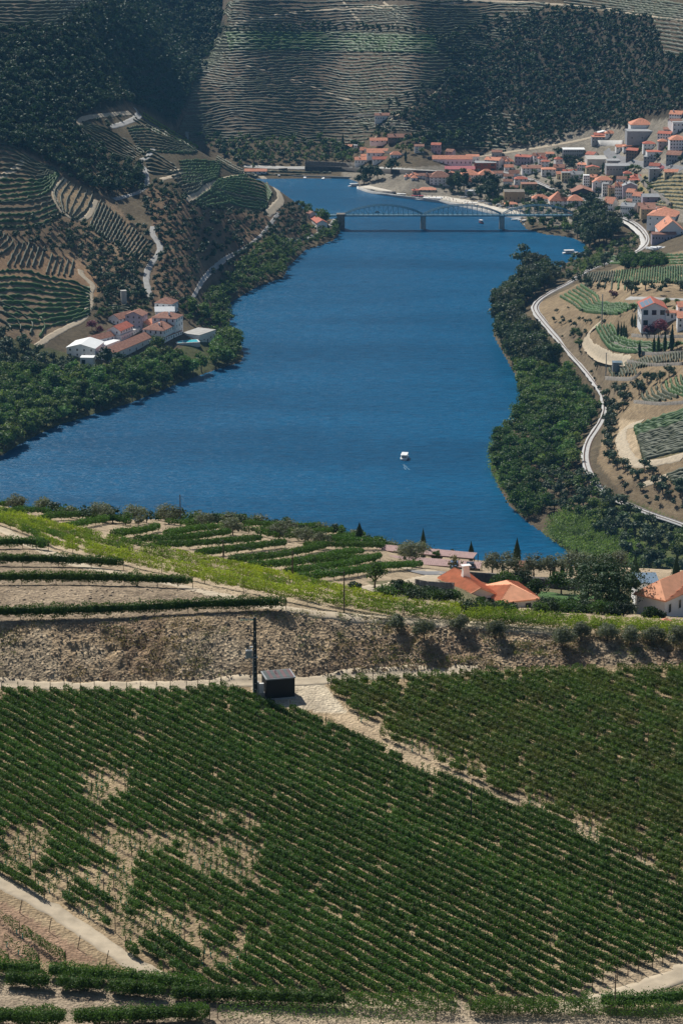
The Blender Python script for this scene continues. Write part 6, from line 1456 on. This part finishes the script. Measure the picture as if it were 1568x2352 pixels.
def rubble():
    rg = np.random.default_rng(9); n = 9000; u = rg.uniform(-80, 1650, n); s, _ = sk(u, 1500); a = np.interp(s, NS[2][0], NS[2][1]); b_ = np.interp(s, NS[3][0], NS[3][1]); f = rg.random(n)
    Y = a+(b_-a)*f; left = (rg.random(n) < .35) & (u < 650); Y = np.where(left, b_+rg.random(n)*22, Y); X = s*Y; Z = Hat(X, Y); r = np.minimum(.06*np.exp(rg.normal(size=n)*.5), .18)
    q = rg.normal(size=(n, 8, 3))*.3+np.array([(-1,-1,-1),(1,-1,-1),(1,1,-1),(-1,1,-1),(-1,-1,1),(1,-1,1),(1,1,1),(-1,1,1)])[None]*np.array([1, .8, .6])
    V = q*r[:, None, None]+np.c_[X, Y, Z+r*.1][:, None]; bi = (np.arange(n)*8)[:, None]
    F = np.vstack([bi+np.array(f_) for f_ in ((0,3,2,1),(4,5,6,7),(0,1,5,4),(1,2,6,5),(2,3,7,6),(3,0,4,7))])
    tag(obj('rubble_stones', quads('rubble_stones', V.reshape(-1, 3), F, ['rubble'])), 'grey and tan schist rubble over bank and terraces', 'stones', kind='stuff')
plain('rubble', (.31, .25, .18), .95, .45, 1.8)
rubble()
# white heap
g = at(1512, 572, 900); rg = np.random.default_rng(2); m_ = MB()
for k in range(9): V, F = ico_blob(np.array([rg.uniform(-9, 9), rg.uniform(-3, 3), .6]), rg.uniform(2, 3.5), rg); m_.add(V*np.array([1, 1, .55]), F.tolist())
tag(obj('sheeted_heap', m_.mesh('sheeted_heap', ['roof_white']), None, g), 'heap covered by crumpled white sheeting beside the railway', 'heap')
for r_ in range(-14, 15, 3): block(g.x+r_, g.y)
# ------------------------------------------------------------ groves
WL = [(-60,350),(-60,70),(60,75),(140,60),(200,15),(250,-60),(480,-60),(500,60),(528,105),(480,145),(440,205),(420,250),(402,292),(360,262),(320,250),(290,240),(240,245),(190,265),(150,300),(90,335)]
grove(WL, 'scrub_oak', 7.4, 4.6, 'dark rounded tree in the wood covering the upper left hill', 'trees of the upper left wood', 26000, mix=('olive_tree', .25))
grove([(480,-30),(520,30),(535,110),(440,225),(405,300),(380,290),(420,180)], 'shade_tree', 12, 6, 'large dark tree at the shaded edge of the upper left wood', 'big trees at the wood edge', 900)
grove([(60,345),(180,300),(250,370),(335,395),(345,425),(330,445),(270,455),(180,430),(110,380)], 'scrub_oak', 8, 4.8, 'dark tree in the small wood beside the winding hill road', 'trees of the small wood by the hill road', 3000)
grove([(395,290),(470,318),(560,315),(700,325),(800,330),(840,345),(780,375),(640,378),(560,395),(520,360),(450,325)], 'bank_tree', 8, 6, 'tree on the shore strip at the foot of the terraced hill', 'trees at the foot of the terraced hill', 3000, mix=('scrub_oak', .4))
OG = [(340,425),(420,432),(480,478),(600,492),(640,480),(700,478),(740,500),(760,530),(740,545),(700,560),(600,560),(560,600),(470,650),(440,690),(380,690),(345,690),(330,640),(370,575),(350,510),(330,470)]
grove(OG, 'olive_tree', 5.2, 5.2, 'small grey-green olive on the striped grove slope left of the river', 'olives of the grove slope', 12000)
grove([(150,520),(235,480),(330,525),(350,560),(330,640),(330,690),(240,700),(215,640),(170,580)], 'olive_tree', 5.6, 5.0, 'olive tree on the slope above the riverside estate', 'olives above the estate', 6000, mix=('scrub_oak', .3))
grove([(-40,520),(140,492),(170,580),(110,590),(-40,545)], 'olive_tree', 5, 5.5, 'olive among the left terraces', 'olives among the left terraces', 2500)
grove([(190,262),(260,268),(300,280),(260,300),(190,290),(100,335),(60,345),(110,310)], 'olive_tree', 5, 7, 'olive at the upper end of the winding road', 'olives at the upper road end', 700)
grove([(200,655),(330,670),(430,695),(460,720),(350,700),(250,735),(215,735)], 'olive_tree', 5.5, 6.5, 'olive just behind the riverside estate', 'olives behind the estate', 1400)
grove([(-60,760),(60,790),(110,830),(180,835),(150,870),(-60,850)], 'olive_tree', 7, 4.8, 'olive at the near side of the riverside estate', 'olives before the estate', 1800)
grove([(-60,850),(150,870),(250,866),(310,842),(380,802),(440,784),(500,772),(545,780),(568,812),(560,835),(500,850),(440,870),(380,896),(300,928),(215,955),(130,980),(60,1014),(0,1050),(-60,1075)], 'bank_tree', 10, 4.9, 'leafy tree of the dense belt along the left bank', 'trees of the left bank belt', 9000, mix=('garden_tree', .12))
grove([(430,715),(450,690),(520,640),(600,565),(670,545),(700,560),(664,612),(652,640),(600,658),(558,680),(524,702),(530,740),(500,750)], 'bank_tree', 9, 5.0, 'leafy tree along the shore upstream of the estate', 'trees along the shore above the estate', 4000)
grove([(405,690),(440,700),(500,740),(500,765),(470,760),(430,742),(405,715)], 'garden_tree', 4.5, 4.5, 'small garden tree on the slope right of the manor', 'garden trees of the manor', 700)
grove([(250,700),(330,695),(350,720),(300,728),(240,735),(215,740)], 'garden_tree', 4.5, 4.8, 'garden tree behind the estate houses', 'trees behind the estate houses', 500)
grove([(500,745),(530,738),(545,790),(500,800)], 'bank_tree', 8, 6, 'leafy tree between the pool terrace and the water', 'trees by the pool terrace', 700)
grove([(690,475),(740,500),(765,505),(785,530),(760,552),(700,570),(680,545),(700,540),(735,530),(700,500)], 'bank_tree', 8, 5.5, 'tree at the tip of the spur near the bridge', 'trees of the spur tip', 1600)
WR = [(1000,95),(1130,45),(1260,25),(1490,28),(1525,130),(1640,150),(1640,255),(1500,262),(1435,295),(1340,300),(1280,325),(1200,340),(1100,345),(960,330),(900,330),(860,310),(905,255),(1020,190),(1035,150)]
grove(WR, 'olive_tree', 7.2, 4.7, 'dark olive scattered over the steep hill above the town', 'olives of the hill above the town', 26000, mix=('scrub_oak', .3))
grove([(850,300),(1000,290),(1060,320),(980,360),(880,345)], 'bank_tree', 8, 8, 'leafy tree around the far bank houses', 'trees round the far bank houses', 800)
grove([(770,350),(815,340),(830,375),(780,380)], 'bank_tree', 11, 8, 'tree left of the far bank estate house', 'trees left of the far bank estate', 400)
grove([(818,425),(850,395),(900,388),(950,400),(965,425),(945,440),(880,436),(830,428)], 'shade_tree', 13, 6, 'large dark green tree of the avenue on the quay', 'quay avenue trees', 900)
grove([(975,400),(1000,398),(1000,440),(975,445)], 'shade_tree', 9, 7, 'tree by the quay cafe', 'trees by the cafe', 200)
grove([(1018,400),(1062,400),(1065,450),(1018,452)], 'gum_tree', 17, 9, 'tall grey-green gum tree behind the quay', 'gum trees behind the quay', 300)
grove([(1090,430),(1160,420),(1165,465),(1100,468)], 'shade_tree', 14, 9, 'dark tree beside the roofless stone building', 'trees by the stone building', 400)
grove([(1000,395),(1600,330),(1600,470),(1420,520),(1150,480),(1010,440)], 'garden_tree', 5.5, 7.5, 'small garden tree between the town houses', 'garden trees of the town', 4500, mix=('shade_tree', .5))
grove([(1270,385),(1320,365),(1340,385),(1290,400)], 'shade_tree', 7, 7, 'tree in the green patch above the street row', 'trees above the street row', 400)
grove([(1205,475),(1320,500),(1335,545),(1250,534),(1212,522)], 'bank_tree', 9, 7, 'rounded willow-like tree on the right bank beside the bridge', 'bank trees beside the bridge', 900)
grove([(1325,500),(1410,505),(1415,560),(1345,575),(1325,550)], 'gum_tree', 19, 8, 'huge billowing tree at the right bank next to the railway', 'huge trees of the right bank', 300)
grove([(1200,440),(1310,440),(1320,475),(1210,468)], 'shade_tree', 8, 11, 'tree near the right end of the bridge', 'trees at the bridge end', 500)
grove([(1340,575),(1410,560),(1465,545),(1450,590),(1330,640),(1290,650),(1262,640),(1300,612)], 'bank_tree', 6, 6, 'small leafy tree between the river and the curving railway', 'small trees by the railway curve', 1400, mix=('olive_tree', .4))
CG = [(1150,672),(1215,640),(1262,640),(1290,655),(1240,690),(1222,715),(1250,760),(1290,810),(1315,850),(1260,860),(1180,845),(1150,790),(1135,730)]
grove(CG, 'gum_tree', 18, 6.5, 'tall dark gum tree of the great clump leaning over the right shore', 'gum trees of the right shore clump', 2500, hv=.25)
grove([(1180,845),(1260,860),(1320,855),(1375,930),(1370,960),(1330,1030),(1325,1090),(1240,1090),(1220,1000),(1200,930)], 'bank_tree', 9.5, 5.0, 'dark leafy tree in the orchard belt between river and railway', 'trees of the orchard belt', 6000, mix=('garden_tree', .25))
grove([(1200,930),(1240,1000),(1220,1090),(1260,1180),(1200,1190),(1150,1120),(1125,1050),(1150,1000)], 'bank_tree', 8, 5.0, 'yellow-green tree on the lower right shore', 'trees of the lower right shore', 3500, mix=('garden_tree', .5))
grove([(1240,1090),(1325,1095),(1400,1150),(1470,1190),(1600,1250),(1600,1340),(1450,1290),(1340,1200),(1260,1170)], 'olive_tree', 6.8, 4.8, 'grey-green tree of the belt below the railway', 'trees below the railway', 6000, mix=('bank_tree', .35))
grove([(1390,905),(1460,880),(1560,860),(1560,885),(1440,930),(1400,1000),(1440,1050),(1500,1090),(1570,1120),(1560,1160),(1450,1100),(1395,1060),(1385,990)], 'olive_tree', 5.8, 5.0, 'olive on the dry bank right of the railway', 'olives right of the railway', 2600)
grove([(1300,640),(1390,640),(1470,600),(1500,620),(1420,650),(1350,690)], 'olive_tree', 5.5, 7.5, 'olive bordering the right shoulder field', 'olives of the right shoulder', 700)
grove([(1425,605),(1520,602),(1530,620),(1440,630)], 'garden_tree', 8, 4.5, 'bush of the dark green thicket above the broad field', 'thicket above the broad field', 1500)
grove([(1260,740),(1370,730),(1400,850),(1380,880)], 'olive_tree', 3.6, 16, 'lone round bush on the dry slope beside the railway', 'lone bushes on the dry slope', 700)
grove([(1300,770),(1330,760),(1345,790),(1320,805)], 'garden_tree', 6, 7, 'leafy tree in the gully beside the railway', 'gully trees beside the railway', 200)
grove([(1430,660),(1590,650),(1590,680),(1440,684)], 'olive_tree', 5.5, 10, 'olive beside the estate road on the right', 'olives by the estate road', 500)
grove([(1430,800),(1580,792),(1580,802),(1450,812)], 'garden_tree', 6, 8, 'tree below the right farm', 'trees below the right farm', 300)
grove([(500,64),(700,58),(990,66),(990,76),(700,70),(500,74)], 'scrub_oak', 6, 7, 'dark tree in the line across the far terraced hill', 'tree line across the far hill', 500, avoid=False)
grove([(1000,66),(1060,150),(1010,200),(900,250),(870,300),(840,300),(890,240),(1000,190),(1035,150),(985,80)], 'olive_tree', 6, 9, 'olive bordering the diagonal wall of the far hill', 'olives along the far diagonal wall', 700, avoid=False)
grove([(1270,720),(1330,700),(1400,735),(1380,900),(1420,930),(1400,960),(1350,850),(1280,770)], 'olive_tree', 3.2, 10, 'low scrub bush on the dry slope above the railway', 'scrub on the dry slope', 900)
grove([(1400,1100),(1600,1120),(1640,1230),(1500,1180),(1430,1140)], 'olive_tree', 4, 8, 'low olive on the dry slope right of the lower railway', 'olives right of the lower railway', 700)
grove([(1430,700),(1590,700),(1590,712),(1440,720),(1400,735)], 'garden_tree', 4.5, 7, 'green bush near the solar-roofed house', 'bushes by the solar house', 300)
# single far trees: kind, u, v, height, label
for kd, u, v, h, lb in [('garden_tree',740,520,15,'big green tree standing at the left end of the bridge'),('bank_tree',770,545,11,'rounded tree at the water below the left bridgehead'),('shade_tree',245,845,14,'large dark tree in front of the long estate cellar'),('shade_tree',275,850,12,'dark tree just right of the large one before the cellar'),
  ('gum_tree',1365,560,27,'hugest billowing tree at the right bank beside the railway'),('gum_tree',1352,566,22,'broad tree on the left flank of the hugest bank tree'),('gum_tree',1385,562,22,'broad tree on the right flank of the hugest bank tree'),('shade_tree',1358,478,15,'dark conifer-like tree beside the orange hip roof'),('gum_tree',1290,470,14,'feathery tree in front of the long orange roof'),('shade_tree',1318,432,12,'big round dark tree beside the station street'),
  ('shade_tree',1452,500,8,'round tree beside the long white shed'),('shade_tree',1280,362,11,'dark round tree at the foot of the wooded hill'),('gum_tree',1050,440,20,'tallest gum tree behind the quay'),('gum_tree',1200,640,26,'highest crown of the great clump on the right shore'),('gum_tree',1225,645,24,'crown at the upper right of the great shore clump'),('gum_tree',1165,720,20,'outermost left crown of the great shore clump'),('shade_tree',898,400,16,'tallest tree rising from the quay avenue')]:
    p = at(u, v, 900); GRP.append((lb, None)); put(kd, p.x, p.y, max(p.z, .3), h, len(GRP)-1)
def tree_obj(r):
    _, kd, x, y, z, h, rz, wide, gi = r; mc, mt = PROTO[kd][int(rz*100) % 5]; lb, gp = GRP[gi]
    t = thing(kd, lb+where(gi, x, y, z), {'olive_tree': 'olive tree', 'gum_tree': 'gum tree'}.get(kd, 'tree'), (x, y, z), rz, gp); t.scale = (h*wide, h*wide, h)
    obj('crown', mc, t); obj('trunk', mt, t)
by = {}
for r in TREES: by.setdefault(r[1], []).append(r)
TC = {}
BOX = {}
for r in TREES:
    u, v, _ = project(r[2], r[3], r[4]); q = BOX.setdefault(r[8], [u, u, v, v]); q[0] = min(q[0], u); q[1] = max(q[1], u); q[2] = min(q[2], v); q[3] = max(q[3], v)
def where(gi, x, y, z):
    if GRP[gi][1] is None: return ''
    u, v, _ = project(x, y, z); q = BOX[gi]; a = min(int(4*(u-q[0])/(q[1]-q[0]+1e-6)), 3); b_ = min(int(3*(v-q[2])/(q[3]-q[2]+1e-6)), 2)
    return ', '+('upper', 'middle', 'lower')[b_]+' '+('far left', 'left', 'right', 'far right')[a]
for kd, rs in by.items():
    rs.sort(key=lambda r: -r[0]); TC[kd] = len(rs); cap = {'olive_tree': 265, 'scrub_oak': 285}.get(kd, 285)
    for r in rs[:cap]: tree_obj(r)
    rest = rs[cap:]
    if not rest: continue
    Vs = []; Fs = []; off = 0
    for r in rest:
        V, F = LOWP[kd][int(r[6]*100) % 5]; c, s = math.cos(r[6])*r[5], math.sin(r[6])*r[5]
        Vs.append(np.c_[V[:, 0]*c-V[:, 1]*s+r[2], V[:, 0]*s+V[:, 1]*c+r[3], V[:, 2]*r[5]+r[4]]); Fs.append(F+off); off += len(V)
    nm = {'olive_tree': 'distant_olives', 'scrub_oak': 'distant_wood', 'bank_tree': 'distant_bank_trees'}.get(kd, 'distant_trees')
    tag(obj(nm, quads(nm, np.vstack(Vs), np.vstack(Fs), [KINDS[kd][0]])), {'distant_olives': 'countless small distant olives on the far slopes', 'distant_wood': 'far-off woodland reading as one mass on the hills'}.get(nm, 'far-off trees in one mass along the shores'), 'trees', kind='stuff')
# far cypresses and special trees
for k, (u, v, vt, mat, nm, lb) in enumerate([(787,342,306,'dark_leaf','cypress_tree','tall dark cypress beside the orange roofs on the far bank'),(931,372,342,'dark_leaf','cypress_tree','dark cypress right of the far bank estate house'),(373,782,742,'dark_leaf','cypress_tree','slim cypress in front of the manor house'),(347,684,672,'dark_leaf','cypress_tree','small cypress at the end of the pale road'),
   (1418,772,738,'dark_leaf','cypress_tree','first cypress in the row left of the solar house'),(1425,776,742,'dark_leaf','cypress_tree','second cypress in the row left of the solar house'),(1431,776,740,'dark_leaf','cypress_tree','third cypress in the row left of the solar house'),(1436,777,748,'dark_leaf','cypress_tree','shortest fourth cypress in the row left of the solar house'),(1450,750,722,'dark_leaf','cypress_tree','cypress touching the left wall of the solar house'),(1457,752,720,'dark_leaf','cypress_tree','cypress against the corner of the solar house'),
   (1467,820,782,'dark_leaf','cypress_tree','cypress on the terrace below the solar house'),(1500,812,770,'lush_leaf','poplar_tree','first green poplar on the terrace edge'),(1510,812,766,'lush_leaf','poplar_tree','second green poplar on the terrace edge'),(1525,810,762,'lush_leaf','poplar_tree','third green poplar on the terrace edge'),(1541,806,746,'dark_leaf','cypress_tree','tallest dark cypress near the purple tree'),(1382,480,458,'dark_leaf','cypress_tree','dark pointed tree below the main street'),(1383,400,372,'dark_leaf','cypress_tree','dark cypress before the concrete building')]):
    p = at(u, v, 900); h = 8
    for _ in range(60): h += (project(p.x, p.y, p.z+h)[1]-vt)*.12
    t = thing(nm, lb, 'cypress' if nm[0] == 'c' else 'poplar', (p.x, p.y, p.z)); V, F = cone_crown(40+k, h, max(h*.11, 1.1), 320, h*.07); obj('crown', quads('crown', V, F, [mat]), t)
    m_ = MB(); m_.tube((0, 0, -.5), (0, 0, h*.5), .25, .1, 6); part('trunk', m_, 'bark', t)
for k, (u, v, h, lb) in enumerate([(1488,770,7,'round purple-leaved tree at the left foot of the solar house'),(1515,768,9,'larger purple-leaved tree in front of the solar house'),(212,758,7,'dark purple plum tree left of the estate'),(232,768,6,'smaller purple plum tree beside the low estate wing'),(1408,684,6,'purple bush beside the estate road on the right')]):
    p = at(u, v, 900); t = thing('plum_tree', lb, 'tree', (p.x, p.y, p.z)); V, F = crown(60+k, h*.6, h*.36, h*.5, 8, 420, h*.11); obj('crown', quads('crown', V, F, ['purple_leaf']), t); part('trunk', trunk(k, h*.35, .25, h*.2, h*.5), 'bark', t)
# giant reeds: masses nobody could count
def reeds(poly, n, h, label, seed):
    rg = np.random.default_rng(seed); pa = np.array(poly, float); P = []
    while len(P) < n:
        u, v = rg.uniform(*pa[:, 0][[pa[:, 0].argmin(), pa[:, 0].argmax()]]), rg.uniform(*pa[:, 1][[pa[:, 1].argmin(), pa[:, 1].argmax()]])
        if inpoly(np.array([u]), np.array([v]), poly)[0]:
            p = at(u, v, 900)
            if p.z > .1: P.append(tuple(p))
    P = np.array(P); P = np.repeat(P, 22, axis=0); q = rg.random(len(P)); P = P+rg.normal(size=P.shape)*np.array([1.3, 1.3, 0]); P[:, 2] += h*(.25+.75*q)*(1+.25*vnoise(P[:, 0]/4, P[:, 1]/4, 2))
    V, F = cards(P, 1.3*(.6+.6*rg.random(len(P))), rg, elong=(0, 0, 1.0), aspect=.35); tag(obj('giant_reeds', quads('giant_reeds', V, F, ['reed_leaf'])), label, 'reeds', kind='stuff')
reeds([(1258,1205),(1300,1180),(1370,1200),(1430,1240),(1500,1280),(1480,1310),(1340,1290),(1290,1262),(1256,1235)], 950, 4.5, 'bright green giant reeds on the lower right shore', 1)
reeds([(1165,1130),(1210,1140),(1240,1180),(1200,1195)], 200, 4.5, 'pale green reeds beside the lower right shore trees', 2)
reeds([(1185,950),(1215,940),(1225,960),(1195,975)], 80, 4, 'small patch of reeds at the middle of the right shore', 3)
reeds([(1118,1020),(1140,1005),(1150,1080),(1175,1140),(1150,1125),(1125,1080)], 160, 3.6, 'yellow-green reeds fringing the right shore', 5)
reeds([(1340,600),(1380,585),(1390,600),(1330,632)], 160, 4, 'green reeds beside the moored white boats', 4)
# ------------------------------------------------------------ air
hz = MB(); hz.box(-1350, 1350, -80, 5400, -12, 600); ho = part('haze', hz, 'hull_white'); tag(ho, 'thin pale summer haze filling the valley', 'haze', kind='stuff')
m = bpy.data.materials.new('haze_air'); m.use_nodes = True; nt = m.node_tree; nt.nodes.remove(nt.nodes['Principled BSDF'])
pv = nt.nodes.new('ShaderNodeVolumePrincipled'); pv.inputs['Color'].default_value = (.22, .58, 1, 1); pv.inputs['Density'].default_value = 0.000032
nt.links.new(pv.outputs[0], nt.nodes['Material Output'].inputs['Volume']); ho.data.materials.clear(); ho.data.materials.append(m)
